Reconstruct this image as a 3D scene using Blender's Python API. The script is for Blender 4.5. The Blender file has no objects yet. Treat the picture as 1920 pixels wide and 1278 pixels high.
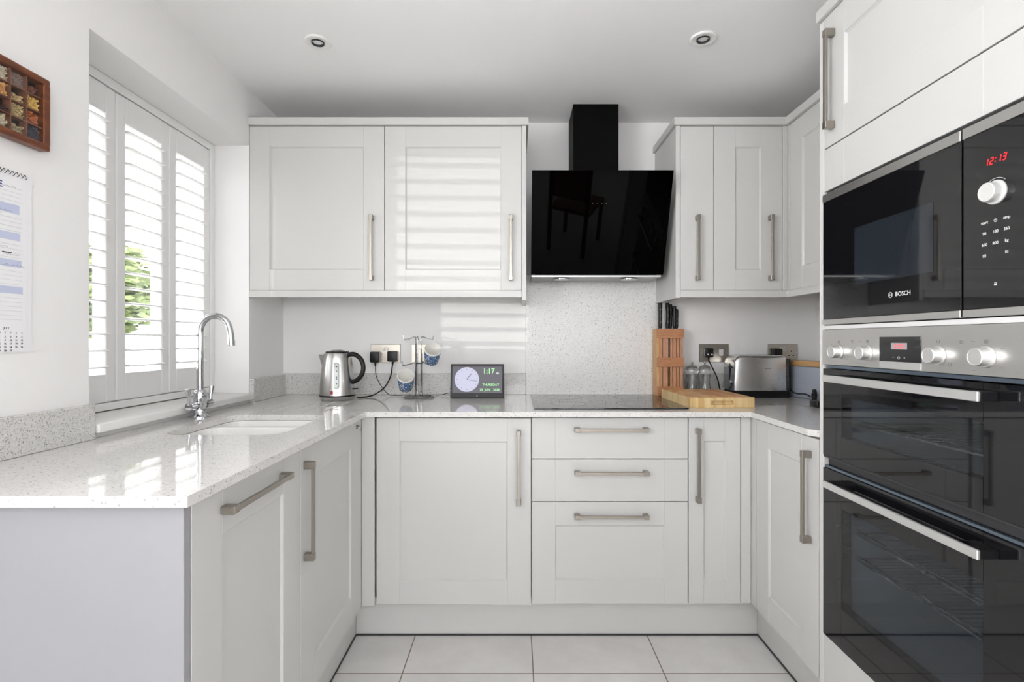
import bpy, bmesh, math, random
from mathutils import Vector, Matrix, noise
from mathutils.geometry import tessellate_polygon
random.seed(7)
SC = bpy.context.scene
COL = SC.collection
PI = math.pi

# ------------------------------------------------------------------ camera, world, lights, exposure
CAM_H = 1.158
cam = bpy.data.cameras.new('camera'); camo = bpy.data.objects.new('camera', cam); COL.objects.link(camo)
camo.location = (0, 0, CAM_H); camo.rotation_euler = (PI/2, 0, 0)
cam.sensor_width = 36; cam.lens = 956/1920*36; cam.shift_x = -7/1920; cam.shift_y = 0.0
cam.clip_start = 0.02
SC.camera = camo
SC.view_settings.view_transform = 'Standard'; SC.view_settings.look = 'None'
SC.view_settings.gamma = 1; SC.view_settings.use_curve_mapping = False
SC.view_settings.exposure = 0.56
SC.cycles.use_denoising = True
SC.cycles.max_bounces = 10; SC.cycles.diffuse_bounces = 6; SC.cycles.glossy_bounces = 4
SC.cycles.transparent_max_bounces = 16; SC.cycles.transmission_bounces = 8
SC.cycles.sample_clamp_indirect = 6; SC.cycles.caustics_reflective = False; SC.cycles.caustics_refractive = False
w = bpy.data.worlds.new('sky'); SC.world = w; w.use_nodes = True
bg = w.node_tree.nodes['Background']; bg.inputs[0].default_value = (0.98, 0.972, 1.0, 1); bg.inputs[1].default_value = 3.4

def lamp(name, kind, loc, rot, energy, color=(1, 1, 1), **kw):
    l = bpy.data.lights.new(name, kind); l.energy = energy; l.color = color
    for k, v in kw.items(): setattr(l, k, v)
    o = bpy.data.objects.new(name, l); COL.objects.link(o); o.location = loc; o.rotation_euler = rot
    return o
def portal(name, loc, rot, sx, sy):
    o = lamp(name, 'AREA', loc, rot, 1, shape='RECTANGLE', size=sx, size_y=sy)
    o.data.cycles.is_portal = True
    return o
# low glancing light that comes through the shutters and throws the slat stripes
sd = Vector((0.434, 1, -0.004)).normalized()
lamp('sun', 'SUN', (-3, -4, 3), sd.to_track_quat('-Z', 'Y').to_euler(), 0.60, (1, 0.97, 0.9), angle=0.0015)
# kitchen window portal, then area lamps added outside unseen openings to brighten the room
portal('portal_window', (-1.46, 1.806, 1.46), (0, -PI/2, 0), 1.1, 0.85)
lamp('fill_rear', 'AREA', (0.20, -3.62, 1.525), (PI/2, 0, 0), 39, (0.98, 0.972, 1.0), shape='RECTANGLE', size=2.3, size_y=1.15)
lamp('fill_side', 'AREA', (-1.44, -0.07, 1.58), (0, -PI/2, 0), 56, (0.985, 0.972, 1.0), shape='RECTANGLE', size=1.0, size_y=1.6)
lamp('fill_doors', 'AREA', (1.735, -2.0, 1.05), (0, PI/2, 0), 15, (0.98, 0.972, 1.0), shape='RECTANGLE', size=2.1, size_y=2.4)

# ------------------------------------------------------------------ materials
MATS = {}
def srgb(r, g, b):
    f = lambda c: (c/255)/12.92 if c/255 <= 0.04045 else (((c/255)+0.055)/1.055)**2.4
    return (f(r), f(g), f(b), 1)
def mat(name, color, rough=0.5, metal=0.0, **kw):
    m = bpy.data.materials.new(name); m.use_nodes = True
    b = m.node_tree.nodes['Principled BSDF']
    if len(color) == 3: color = (*color, 1)
    b.inputs['Base Color'].default_value = color
    b.inputs['Roughness'].default_value = rough; b.inputs['Metallic'].default_value = metal
    for k, v in kw.items(): b.inputs[k.replace('_', ' ')].default_value = v
    MATS[name] = m
    return m
def nodes(m): return m.node_tree.nodes, m.node_tree.links, m.node_tree.nodes['Principled BSDF']
def coords(N, L, scale=(1, 1, 1), rot=(0, 0, 0)):
    tc = N.new('ShaderNodeTexCoord'); mp = N.new('ShaderNodeMapping')
    mp.inputs['Scale'].default_value = scale; mp.inputs['Rotation'].default_value = rot
    L.new(tc.outputs['Object'], mp.inputs['Vector']); return mp.outputs['Vector']
def ramp(N, L, src, stops, const=False):
    r = N.new('ShaderNodeValToRGB')
    if const: r.color_ramp.interpolation = 'CONSTANT'
    e = r.color_ramp.elements
    while len(e) < len(stops): e.new(0.5)
    for k, (p, c) in enumerate(stops):
        e[k].position = p; e[k].color = c if len(c) == 4 else (*c, 1)
    L.new(src, r.inputs['Fac']); return r.outputs['Color']
def add_bump(N, L, B, src, strength, dist=0.001):
    bp = N.new('ShaderNodeBump'); bp.inputs['Strength'].default_value = strength; bp.inputs['Distance'].default_value = dist
    L.new(src, bp.inputs['Height']); L.new(bp.outputs['Normal'], B.inputs['Normal'])
def nz(N, L, vec, scale, detail=3, rough=0.5):
    t = N.new('ShaderNodeTexNoise'); t.inputs['Scale'].default_value = scale; t.inputs['Detail'].default_value = detail
    t.inputs['Roughness'].default_value = rough; L.new(vec, t.inputs['Vector']); return t.outputs['Fac']

def plain_wall(name, c):
    m = mat(name, c, 0.85); N, L, B = nodes(m)
    v = coords(N, L); f = nz(N, L, v, 160, 4); add_bump(N, L, B, f, 0.08, 0.002)
    f2 = nz(N, L, v, 1.3, 2)
    col = ramp(N, L, f2, [(0.3, tuple(x*0.985 for x in c[:3])), (0.7, c[:3])]); L.new(col, B.inputs['Base Color'])
    return m
plain_wall('wall_paint', (0.83, 0.822, 0.812))
plain_wall('ceiling_paint', (0.88, 0.875, 0.87))
m = mat('cabinet_paint', (0.575, 0.571, 0.553), 0.33); N, L, B = nodes(m)
v = coords(N, L, (60, 60, 3)); add_bump(N, L, B, nz(N, L, v, 6, 4), 0.10, 0.0006)
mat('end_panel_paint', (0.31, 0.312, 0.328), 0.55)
mat('carcass_white', (0.66, 0.65, 0.63), 0.4)
mat('trim_white', (0.80, 0.79, 0.775), 0.4)
mat('shutter_white', (0.80, 0.80, 0.79), 0.35)
mat('upvc', (0.82, 0.83, 0.83), 0.3)

def quartz(name, base, rough, chip=0.55):
    m = mat(name, base, rough); N, L, B = nodes(m); v = coords(N, L)
    cur = None
    def chips(scale, lo, hi, dens):
        a = N.new('ShaderNodeTexVoronoi'); a.inputs['Scale'].default_value = scale; L.new(v, a.inputs['Vector'])
        s = N.new('ShaderNodeSeparateColor'); L.new(a.outputs['Color'], s.inputs[0])
        near = N.new('ShaderNodeMath'); near.operation = 'LESS_THAN'; near.inputs[1].default_value = hi; L.new(a.outputs['Distance'], near.inputs[0])
        pick = N.new('ShaderNodeMath'); pick.operation = 'LESS_THAN'; pick.inputs[1].default_value = dens; L.new(s.outputs[0], pick.inputs[0])
        mul = N.new('ShaderNodeMath'); mul.operation = 'MULTIPLY'; L.new(near.outputs[0], mul.inputs[0]); L.new(pick.outputs[0], mul.inputs[1])
        return mul.outputs[0], s.outputs[1]
    base_c = ramp(N, L, nz(N, L, v, 60, 4, 0.7), [(0.35, tuple(x*0.93 for x in base)), (0.65, base)])
    out = base_c
    for scale, hi, dens, dark in ((210, 0.40, 0.24, 0.55), (400, 0.42, 0.30, 0.70), (135, 0.30, 0.14, 0.22), (300, 0.4, 0.12, 1.15)):
        f, g = chips(scale, 0, hi, dens)
        mx = N.new('ShaderNodeMix'); mx.data_type = 'RGBA'
        fm = N.new('ShaderNodeMath'); fm.operation = 'MULTIPLY'; fm.inputs[1].default_value = chip; L.new(f, fm.inputs[0])
        L.new(fm.outputs[0], mx.inputs[0]); L.new(out, mx.inputs[6]); mx.inputs[7].default_value = tuple(min(1, x*dark) for x in base) + (1,)
        out = mx.outputs[2]
    L.new(out, B.inputs['Base Color']); return m
quartz('quartz_top', (0.70, 0.685, 0.665), 0.045, 0.55)
quartz('quartz_upstand', (0.64, 0.63, 0.61), 0.14, 0.9)
quartz('quartz_splash', (0.74, 0.73, 0.71), 0.28, 0.7)

m = mat('floor_tile', (0.55, 0.54, 0.52), 0.45); N, L, B = nodes(m)
tc = N.new('ShaderNodeTexCoord'); mp = N.new('ShaderNodeMapping'); mp.vector_type = 'POINT'
mp.inputs['Location'].default_value = (-0.061, -1.777, 0); L.new(tc.outputs['Object'], mp.inputs['Vector'])
br = N.new('ShaderNodeTexBrick'); br.offset = 0; br.squash = 1; br.inputs['Scale'].default_value = 1
br.inputs['Brick Width'].default_value = 0.456; br.inputs['Row Height'].default_value = 0.456
br.inputs['Mortar Size'].default_value = 0.0022; br.inputs['Mortar Smooth'].default_value = 0.1
n1 = nz(N, L, mp.outputs['Vector'], 5, 6, 0.65); c1 = ramp(N, L, n1, [(0.3, (0.64, 0.625, 0.615)), (0.7, (0.76, 0.745, 0.735))])
L.new(mp.outputs['Vector'], br.inputs['Vector']); L.new(c1, br.inputs['Color1']); L.new(c1, br.inputs['Color2'])
br.inputs['Mortar'].default_value = (0.20, 0.155, 0.12, 1); L.new(br.outputs['Color'], B.inputs['Base Color'])
inv = N.new('ShaderNodeMath'); inv.operation = 'SUBTRACT'; inv.inputs[0].default_value = 1; L.new(br.outputs['Fac'], inv.inputs[1])
add_bump(N, L, B, inv.outputs[0], 0.3, 0.002)

def brushed(name, c, rough, scale, bump=0.05):
    m = mat(name, c, rough, 1.0); N, L, B = nodes(m); v = coords(N, L, scale)
    f = nz(N, L, v, 1, 3); add_bump(N, L, B, f, bump, 0.0004)
    r = N.new('ShaderNodeMapRange'); r.inputs[3].default_value = rough*0.95; r.inputs[4].default_value = rough*1.05
    L.new(f, r.inputs[0]); L.new(r.outputs[0], B.inputs['Roughness']); return m
brushed('satin_nickel', (0.36, 0.33, 0.29), 0.34, (40, 40, 40), 0.02)
brushed('brushed_steel', (0.60, 0.59, 0.575), 0.30, (40, 40, 1500))
brushed('brushed_steel_wide', (0.66, 0.65, 0.63), 0.33, (1500, 8, 1500))
brushed('kettle_steel', (0.58, 0.57, 0.555), 0.25, (30, 30, 1600), 0.004)
brushed('toaster_steel', (0.74, 0.735, 0.73), 0.27, (30, 30, 1600), 0.0015)
mat('knob_aluminium', (0.85, 0.85, 0.84), 0.42, 1.0)
mat('white_knob', (0.72, 0.72, 0.70), 0.35, 0.3)
mat('chrome', (0.62, 0.63, 0.65), 0.05, 1.0)
mat('wire_chrome', (0.30, 0.305, 0.31), 0.14, 1.0)
mat('dark_chrome', (0.36, 0.38, 0.40), 0.16, 1.0)
mat('black_glass', (0.006, 0.006, 0.007), 0.03, IOR=1.55)
mat('hood_glass', (0.0006, 0.0006, 0.0006), 0.02, IOR=1.12)
mat('black_metal', (0.003, 0.003, 0.0033), 0.5, IOR=1.12)
mat('black_plastic', (0.008, 0.008, 0.009), 0.33, IOR=1.38)
mat('matt_black', (0.018, 0.018, 0.02), 0.55)
mat('gap_dark', (0.03, 0.03, 0.032), 0.6)
mat('grey_hood_metal', (0.42, 0.42, 0.42), 0.35, 0.8)
mat('ceramic_white', (0.80, 0.79, 0.77), 0.12)
mat('mug_white', (0.80, 0.79, 0.75), 0.12)
mat('bin_paint', (0.37, 0.405, 0.47), 0.45)
mat('bin_handle', (0.05, 0.05, 0.05), 0.4)
mat('oven_enamel', (0.42, 0.44, 0.47), 0.3)
mat('micro_window', (0.018, 0.022, 0.028), 0.04)
mat('rack_wire', (0.75, 0.75, 0.75), 0.2, 1.0)
mat('blue_profile', (0.20, 0.25, 0.31), 0.22, 0.9)
mat('paper', (0.82, 0.82, 0.83), 0.7)
mat('paper_blue', (0.52, 0.56, 0.72), 0.7)
mat('ink_grey', (0.5, 0.5, 0.52), 0.8)
mat('ink_black', (0.02, 0.02, 0.025), 0.8)
mat('ink_navy', (0.03, 0.05, 0.25), 0.8)
mat('print_white', (0.65, 0.65, 0.65), 0.5)
mat('print_grey', (0.26, 0.26, 0.26), 0.5)
mat('badge_red', (0.30, 0.03, 0.03), 0.4)
mat('lens_ring', (0.03, 0.03, 0.03), 0.3)
mat('lamp_white', (0.80, 0.79, 0.77), 0.4)
mat('lamp_lens', (0.75, 0.76, 0.78), 0.15)
mat('gauge', (0.50, 0.55, 0.52), 0.12)
mat('paving', (0.62, 0.61, 0.58), 0.9)
mat('render_white', (0.82, 0.81, 0.79), 0.9)
mat('red_seat', (0.32, 0.012, 0.015), 0.5)
mat('dark_wood', (0.03, 0.012, 0.008), 0.4)
def emit(name, c, s):
    m = mat(name, (0, 0, 0), 0.4); B = m.node_tree.nodes['Principled BSDF']
    B.inputs['Emission Color'].default_value = (*c, 1); B.inputs['Emission Strength'].default_value = s; return m
emit('led_red', (1, 0.02, 0.03), 1.6)
emit('led_pink', (1, 0.16, 0.18), 0.8)
emit('led_backing', (0.32, 0.30, 0.30), 0.9)
emit('screen_dark', (0.065, 0.060, 0.075), 1)
emit('screen_face', (0.40, 0.40, 0.52), 1)
emit('screen_green', (0.30, 0.68, 0.28), 1)
emit('screen_pale', (0.50, 0.66, 0.50), 1)
emit('screen_ink', (0.06, 0.07, 0.08), 1)
emit('screen_grey', (0.24, 0.25, 0.30), 1)

def wood(name, c0, c1, scale, rough=0.45):
    m = mat(name, c1, rough); N, L, B = nodes(m); v = coords(N, L, scale)
    f = nz(N, L, v, 1, 5, 0.6); col = ramp(N, L, f, [(0.3, c0), (0.7, c1)]); L.new(col, B.inputs['Base Color'])
    add_bump(N, L, B, f, 0.15, 0.0005); return m
wood('block_rail', (0.33, 0.13, 0.055), (0.50, 0.235, 0.11), (30, 90, 260))
wood('block_slat', (0.36, 0.16, 0.08), (0.56, 0.30, 0.17), (260, 90, 20))
wood('block_side', (0.45, 0.24, 0.09), (0.64, 0.40, 0.19), (90, 160, 14))
wood('lid_wood', (0.50, 0.28, 0.11), (0.62, 0.38, 0.18), (200, 14, 200))
wood('frame_wood', (0.075, 0.018, 0.006), (0.20, 0.055, 0.014), (90, 14, 90), 0.3)
wood('divider_wood', (0.14, 0.05, 0.025), (0.26, 0.11, 0.06), (90, 30, 90), 0.5)
m = mat('board_side', (0.6, 0.42, 0.2), 0.45); N, L, B = nodes(m); v = coords(N, L, (55, 30, 3))
c = ramp(N, L, nz(N, L, v, 1, 2), [(0.35, (0.52, 0.335, 0.13)), (0.5, (0.66, 0.48, 0.235)), (0.7, (0.70, 0.54, 0.30))]); L.new(c, B.inputs['Base Color'])
m = mat('board_top', (0.5, 0.3, 0.12), 0.45); N, L, B = nodes(m); v = coords(N, L, (1, 1, 1), (0, 0, PI/2))
bk = N.new('ShaderNodeTexBrick'); bk.offset = 0.5; bk.inputs['Scale'].default_value = 1; bk.inputs['Brick Width'].default_value = 0.055
bk.inputs['Row Height'].default_value = 0.024; bk.inputs['Mortar Size'].default_value = 0.0004; bk.inputs['Bias'].default_value = 0.0
bk.inputs['Color1'].default_value = (0.58, 0.23, 0.06, 1); bk.inputs['Color2'].default_value = (0.78, 0.50, 0.22, 1); bk.inputs['Mortar'].default_value = (0.35, 0.18, 0.07, 1)
L.new(v, bk.inputs['Vector']); L.new(bk.outputs['Color'], B.inputs['Base Color'])

# blue and white flower pattern for the mugs
m = mat('mug_pattern', (0.7, 0.7, 0.7), 0.15); N, L, B = nodes(m); v = coords(N, L)
vo = N.new('ShaderNodeTexVoronoi'); vo.inputs['Scale'].default_value = 75; L.new(v, vo.inputs['Vector'])
cA = ramp(N, L, vo.outputs['Distance'], [(0.0, (0.55, 0.52, 0.36)), (0.10, (0.75, 0.76, 0.76)), (0.30, (0.05, 0.13, 0.28)), (0.62, (0.13, 0.26, 0.44)), (0.80, (0.6, 0.64, 0.68))], True)
sp = N.new('ShaderNodeSeparateXYZ'); L.new(v, sp.inputs[0])
lt = N.new('ShaderNodeMath'); lt.operation = 'LESS_THAN'; lt.inputs[1].default_value = 0.083; L.new(sp.outputs['Z'], lt.inputs[0])
gt = N.new('ShaderNodeMath'); gt.operation = 'GREATER_THAN'; gt.inputs[1].default_value = 0.004; L.new(sp.outputs['Z'], gt.inputs[0])
ml = N.new('ShaderNodeMath'); ml.operation = 'MULTIPLY'; L.new(lt.outputs[0], ml.inputs[0]); L.new(gt.outputs[0], ml.inputs[1])
mx = N.new('ShaderNodeMix'); mx.data_type = 'RGBA'; L.new(ml.outputs[0], mx.inputs[0]); mx.inputs[6].default_value = (0.80, 0.79, 0.76, 1); L.new(cA, mx.inputs[7]); L.new(mx.outputs[2], B.inputs['Base Color'])

def pane(name, tint, ior=1.5):
    m = bpy.data.materials.new(name); m.use_nodes = True; N, L = m.node_tree.nodes, m.node_tree.links
    N.remove(N['Principled BSDF']); out = N['Material Output']
    t = N.new('ShaderNodeBsdfTransparent'); t.inputs[0].default_value = (*tint, 1)
    g = N.new('ShaderNodeBsdfGlossy'); g.inputs['Roughness'].default_value = 0.02
    lw = N.new('ShaderNodeLayerWeight'); lw.inputs['Blend'].default_value = 0.5
    pw = N.new('ShaderNodeMath'); pw.operation = 'POWER'; pw.inputs[1].default_value = 5; L.new(lw.outputs['Facing'], pw.inputs[0])
    f0 = ((ior-1)/(ior+1))**2
    f = N.new('ShaderNodeMath'); f.operation = 'MULTIPLY_ADD'; f.inputs[1].default_value = 1-f0; f.inputs[2].default_value = f0; L.new(pw.outputs[0], f.inputs[0])
    mxs = N.new('ShaderNodeMixShader'); L.new(f.outputs[0], mxs.inputs[0]); L.new(t.outputs[0], mxs.inputs[1]); L.new(g.outputs[0], mxs.inputs[2])
    L.new(mxs.outputs[0], out.inputs[0]); MATS[name] = m; return m
pane('window_glass', (0.97, 0.98, 0.98))
pane('oven_pane', (0.62, 0.65, 0.68), 1.6)
pane('frame_pane', (0.97, 0.97, 0.97), 1.35)
mat('clear_glass', (0.95, 0.97, 0.97), 0.02, Transmission_Weight=1.0, IOR=1.45)
for nm, ca, cb in (('leaf_green', (0.16, 0.22, 0.09), (0.38, 0.45, 0.19)), ('leaf_pale', (0.28, 0.33, 0.17), (0.48, 0.54, 0.30))):
    m = mat(nm, ca, 0.6); N, L, B = nodes(m); v = coords(N, L)
    L.new(ramp(N, L, nz(N, L, v, 2.2, 4, 0.7), [(0.35, ca), (0.65, cb)]), B.inputs['Base Color'])

# ------------------------------------------------------------------ mesh builder
class MB:
    def __init__(s): s.bm = bmesh.new()
    def box(s, x0, x1, y0, y1, z0, z1, bev=0.0, seg=1, M=None):
        r = bmesh.ops.create_cube(s.bm, size=1.0)
        vs = r['verts']
        for v in vs:
            v.co = Vector(((x0+x1)/2+v.co.x*(x1-x0), (y0+y1)/2+v.co.y*(y1-y0), (z0+z1)/2+v.co.z*(z1-z0)))
        if bev > 0:
            es = {e for v in vs for e in v.link_edges}
            r = bmesh.ops.bevel(s.bm, geom=list(es), offset=bev, segments=seg, affect='EDGES', profile=0.5)
            vs = list({v for f in r['faces'] for v in f.verts} | {v for v in vs if v.is_valid})
        if M is not None:
            for v in vs: v.co = M @ v.co
        return s
    def cyl(s, p0, p1, r0, r1=None, seg=28, bev=0):
        p0, p1 = Vector(p0), Vector(p1); r1 = r0 if r1 is None else r1
        d = p1-p0; q = d.to_track_quat('Z', 'Y').to_matrix()
        L = d.length
        prof = [(0, 0), (r0-bev, 0), (r0, bev), (r1, L-bev), (r1-bev, L), (0, L)] if bev > 0 else [(0, 0), (r0, 0), (r1, L), (0, L)]
        return s.lathe(prof, Matrix.Translation(p0) @ q.to_4x4(), seg)
    def lathe(s, prof, M=Matrix(), seg=32):
        rings = []
        for (r, z) in prof:
            if r <= 1e-7: rings.append([s.bm.verts.new(M @ Vector((0, 0, z)))])
            else: rings.append([s.bm.verts.new(M @ Vector((r*math.cos(2*PI*k/seg), r*math.sin(2*PI*k/seg), z))) for k in range(seg)])
        for a, b in zip(rings[:-1], rings[1:]):
            for k in range(seg):
                k2 = (k+1) % seg
                if len(a) == 1 and len(b) == 1: continue
                if len(a) == 1: s.bm.faces.new((a[0], b[k2], b[k]))
                elif len(b) == 1: s.bm.faces.new((a[k], a[k2], b[0]))
                else: s.bm.faces.new((a[k], a[k2], b[k2], b[k]))
        return s
    def tube(s, pts, r, seg=10, closed=False):
        pts = [Vector(p) for p in pts]; n = len(pts); rs = r if isinstance(r, (list, tuple)) else [r]*n
        T = []
        for i in range(n):
            if closed: t = pts[(i+1) % n]-pts[i-1]
            else: t = pts[min(i+1, n-1)]-pts[max(i-1, 0)]
            T.append(t.normalized())
        u = T[0].orthogonal().normalized(); rings = []
        for i in range(n):
            u = (u-T[i]*u.dot(T[i])).normalized(); vv = T[i].cross(u)
            rings.append([s.bm.verts.new(pts[i]+(u*math.cos(2*PI*k/seg)+vv*math.sin(2*PI*k/seg))*rs[i]) for k in range(seg)])
        m = n if closed else n-1
        for i in range(m):
            a, b = rings[i], rings[(i+1) % n]
            off = 0
            if closed and i == n-1:
                off = min(range(seg), key=lambda o: (a[0].co-b[o].co).length)
            for k in range(seg): s.bm.faces.new((a[k], a[(k+1) % seg], b[(k+1+off) % seg], b[(k+off) % seg]))
        if not closed:
            s.bm.faces.new(rings[0][::-1]); s.bm.faces.new(rings[-1])
        return s
    def prism(s, poly, z0, z1, P=None, bev=0):
        """poly in (u,v); P maps (u,v,w) to world"""
        P = P or (lambda a, b, c: (a, b, c))
        lo = [s.bm.verts.new(P(a, b, z0)) for a, b in poly]; hi = [s.bm.verts.new(P(a, b, z1)) for a, b in poly]
        n = len(poly); fs = [s.bm.faces.new(lo[::-1]), s.bm.faces.new(hi)]
        for k in range(n): fs.append(s.bm.faces.new((lo[k], lo[(k+1) % n], hi[(k+1) % n], hi[k])))
        if bev: bmesh.ops.bevel(s.bm, geom=list({e for f in fs for e in f.edges}), offset=bev, segments=1, affect='EDGES')
        return s
    def slab(s, outer, holes, shallow, z0, z1, depth=0.002):
        loops = [outer]+holes+shallow
        flat = [p for l in loops for p in l]
        tri = tessellate_polygon([[Vector((a, b, 0)) for a, b in l] for l in loops])
        top = [s.bm.verts.new((a, b, z1)) for a, b in flat]
        for t in tri:
            try: s.bm.faces.new([top[i] for i in t])
            except ValueError: pass
        loops2 = [outer]+holes; flat2 = [p for l in loops2 for p in l]
        tri2 = tessellate_polygon([[Vector((a, b, 0)) for a, b in l] for l in loops2])
        bot = [s.bm.verts.new((a, b, z0)) for a, b in flat2]
        for t in tri2:
            try: s.bm.faces.new([bot[i] for i in t][::-1])
            except ValueError: pass
        k = 0
        for l in loops2:
            n = len(l)
            for i in range(n): s.bm.faces.new((top[k+i], top[k+(i+1) % n], bot[k+(i+1) % n], bot[k+i]))
            k += n
        for l in shallow:
            n = len(l); cx = sum(a for a, b in l)/n; cy = sum(b for a, b in l)/n
            b2 = [s.bm.verts.new((a+(cx-a)*0.25 if abs(a-cx) < 0.02 else a, b, z1-depth)) for a, b in l]
            for i in range(n): s.bm.faces.new((top[k+i], top[k+(i+1) % n], b2[(i+1) % n], b2[i]))
            s.bm.faces.new(b2)
            k += n
        return s
    def xf(s, M):
        for v in s.bm.verts: v.co = M @ v.co
        return s
    def build(s, name, material, parent=None, local=False, smooth=35, origin=None, keep=False):
        bm = s.bm
        bmesh.ops.recalc_face_normals(bm, faces=bm.faces)
        me = bpy.data.meshes.new(name)
        off = Vector((0, 0, 0))
        if not local:
            if parent is not None: off = world_loc(parent)
            elif origin is not None: off = Vector(origin)
            else:
                xs = [v.co for v in bm.verts]
                off = Vector(((min(c.x for c in xs)+max(c.x for c in xs))/2, (min(c.y for c in xs)+max(c.y for c in xs))/2, min(c.z for c in xs)))
            for v in bm.verts: v.co -= off
        bm.to_mesh(me); bm.free()
        me.materials.append(MATS[material])
        for p in me.polygons: p.use_smooth = True
        me.set_sharp_from_angle(angle=math.radians(smooth))
        o = bpy.data.objects.new(name, me); COL.objects.link(o)
        if parent is not None: o.parent = parent
        elif not local: o.location = off
        return o
def world_loc(o):
    v = Vector((0, 0, 0))
    while o is not None: v += o.location; o = o.parent
    return v
def tag(o, label, cat, group=None):
    o['label'] = label; o['category'] = cat
    if group: o['group'] = group
    return o
def thing(name, label, cat, loc=(0, 0, 0), rz=0, group=None):
    o = bpy.data.objects.new(name, None); COL.objects.link(o); o.location = loc; o.rotation_euler = (0, 0, rz)
    o.empty_display_size = 0.05
    return tag(o, label, cat, group)
def struct(o): o['kind'] = 'structure'; return o
def bx(name, material, b, parent=None, bev=0.0, seg=1, **kw):
    return MB().box(*b, bev=bev, seg=seg).build(name, material, parent, smooth=18, **kw)
def copy_tree(o, parent=None):
    c = o.copy(); COL.objects.link(c); c.parent = parent
    for ch in list(o.children): copy_tree(ch, c)
    return c
def bez(pts, n=40):
    pts = [Vector(p) for p in pts]; out = []
    P = [pts[0]*2-pts[1]]+pts+[pts[-1]*2-pts[-2]]
    segs = len(pts)-1
    for i in range(segs):
        a, b, c, d = P[i:i+4]
        for k in range(max(2, n//segs)):
            t = k/max(2, n//segs)
            out.append(0.5*((2*b)+(c-a)*t+(2*a-5*b+4*c-d)*t*t+(3*b-a-3*c+d)*t**3))
    out.append(pts[-1]); return out
def text(name, s, size, loc, face, material, parent, align='CENTER', ext=0.00015, xs=1.0, shear=0.0, bold=0.0):
    """face: back (seen from -Y), left (on left wall, seen from +X), right (seen from -X)"""
    c = bpy.data.curves.new(name, 'FONT'); c.body = s; c.size = size; c.align_x = align; c.align_y = 'CENTER'; c.extrude = ext; c.shear = shear
    c.resolution_u = 3; c.offset = bold
    c.materials.append(MATS[material])
    tmp = bpy.data.objects.new(name, c)
    dg = None
    COL.objects.link(tmp)
    bpy.context.view_layer.update()
    me = bpy.data.meshes.new_from_object(tmp.evaluated_get(bpy.context.evaluated_depsgraph_get()))
    bpy.data.objects.remove(tmp); bpy.data.curves.remove(c)
    R = {'back': Matrix.Rotation(PI/2, 4, 'X'), 'left': Matrix.Rotation(PI/2, 4, 'Z') @ Matrix.Rotation(PI/2, 4, 'X'), 'right': Matrix.Rotation(-PI/2, 4, 'Z') @ Matrix.Rotation(PI/2, 4, 'X')}[face]
    off = Vector(loc)-(world_loc(parent) if parent is not None else Vector((0, 0, 0)))
    me.transform(Matrix.Translation(off) @ R @ Matrix.Diagonal((xs, 1, 1, 1)))
    o = bpy.data.objects.new(name, me); COL.objects.link(o); o.parent = parent
    if not me.materials: me.materials.append(MATS[material])
    return o

# ------------------------------------------------------------------ room shell
XL, XR, YB, YF, ZC = -1.163, 1.515, 2.555, -3.4, 2.251
WY0, WY1, WZ0, WZ1 = 1.39, 2.223, 0.905, 2.01
SY0, SY1, SZ0, SZ1 = -0.88, 0.735, 1.06, 2.10
struct(bx('floor', 'floor_tile', (XL-0.25, XR+0.2, YF-0.2, YB+0.2, -0.1, 0), origin=(0, 0, 0)))
struct(bx('ceiling', 'ceiling_paint', (XL-0.25, XR+0.2, YF-0.2, YB+0.2, ZC, ZC+0.1), origin=(0, 0, ZC)))
struct(bx('wall_back', 'wall_paint', (XL-0.25, XR+0.2, YB, YB+0.2, 0, ZC), origin=(0, YB, 0)))
PY0, PY1, PZ1 = -3.2, -0.8, 2.10
mb = MB().box(XR, XR+0.2, YF-0.2, PY0, 0, ZC).box(XR, XR+0.2, PY1, YB, 0, ZC).box(XR, XR+0.2, PY0, PY1, PZ1, ZC)
struct(mb.build('wall_right', 'wall_paint', origin=(XR, 0, 0)))
mb = MB(); x0, x1 = XL-0.25, XL
for (a, b, c, d) in ((YF-0.2, SY0, 0, ZC), (SY0, SY1, 0, SZ0), (SY0, SY1, SZ1, ZC), (SY1, WY0, 0, ZC), (WY0, WY1, 0, WZ0), (WY0, WY1, WZ1, ZC), (WY1, YB, 0, ZC)):
    mb.box(x0, x1, a, b, c, d)
struct(mb.build('wall_left', 'wall_paint', origin=(XL, 0, 0)))
DX0, DX1, DZ0, DZ1 = -0.95, 1.35, 0.95, 2.10
mb = MB()
mb.box(XL, DX0, YF-0.2, YF, 0, ZC).box(DX1, XR, YF-0.2, YF, 0, ZC).box(DX0, DX1, YF-0.2, YF, DZ1, ZC).box(DX0, DX1, YF-0.2, YF, 0, DZ0)
struct(mb.build('wall_front', 'wall_paint', origin=(0, YF, 0)))
def glazing(name, x0, x1, z0, z1, P, mulls):
    """framed glass; P maps (u, depth, z)"""
    mb = MB(); f = 0.055
    for (a, b, c, d) in [(x0+.001, x0+f, z0+.002, z1-.001), (x1-f, x1-.001, z0+.002, z1-.001), (x0+f, x1-f, z1-f, z1-.001), (x0+f, x1-f, z0+.002, z0+0.07)]+[(m_-0.03, m_+0.03, z0+0.07, z1-f) for m_ in mulls]:
        fbox(mb, P, a, b, 0.04, 0.10, c, d)
    o = struct(mb.build(name, 'upvc'))
    ys = [x0+f]+[q for m_ in mulls for q in (m_-0.03, m_+0.03)]+[x1-f]
    for k in range(0, len(ys), 2):
        m2 = MB(); fbox(m2, P, ys[k]+.001, ys[k+1]-.001, 0.069, 0.075, z0+0.071, z1-f-.001); m2.build('glass_pane', 'window_glass', o)
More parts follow.
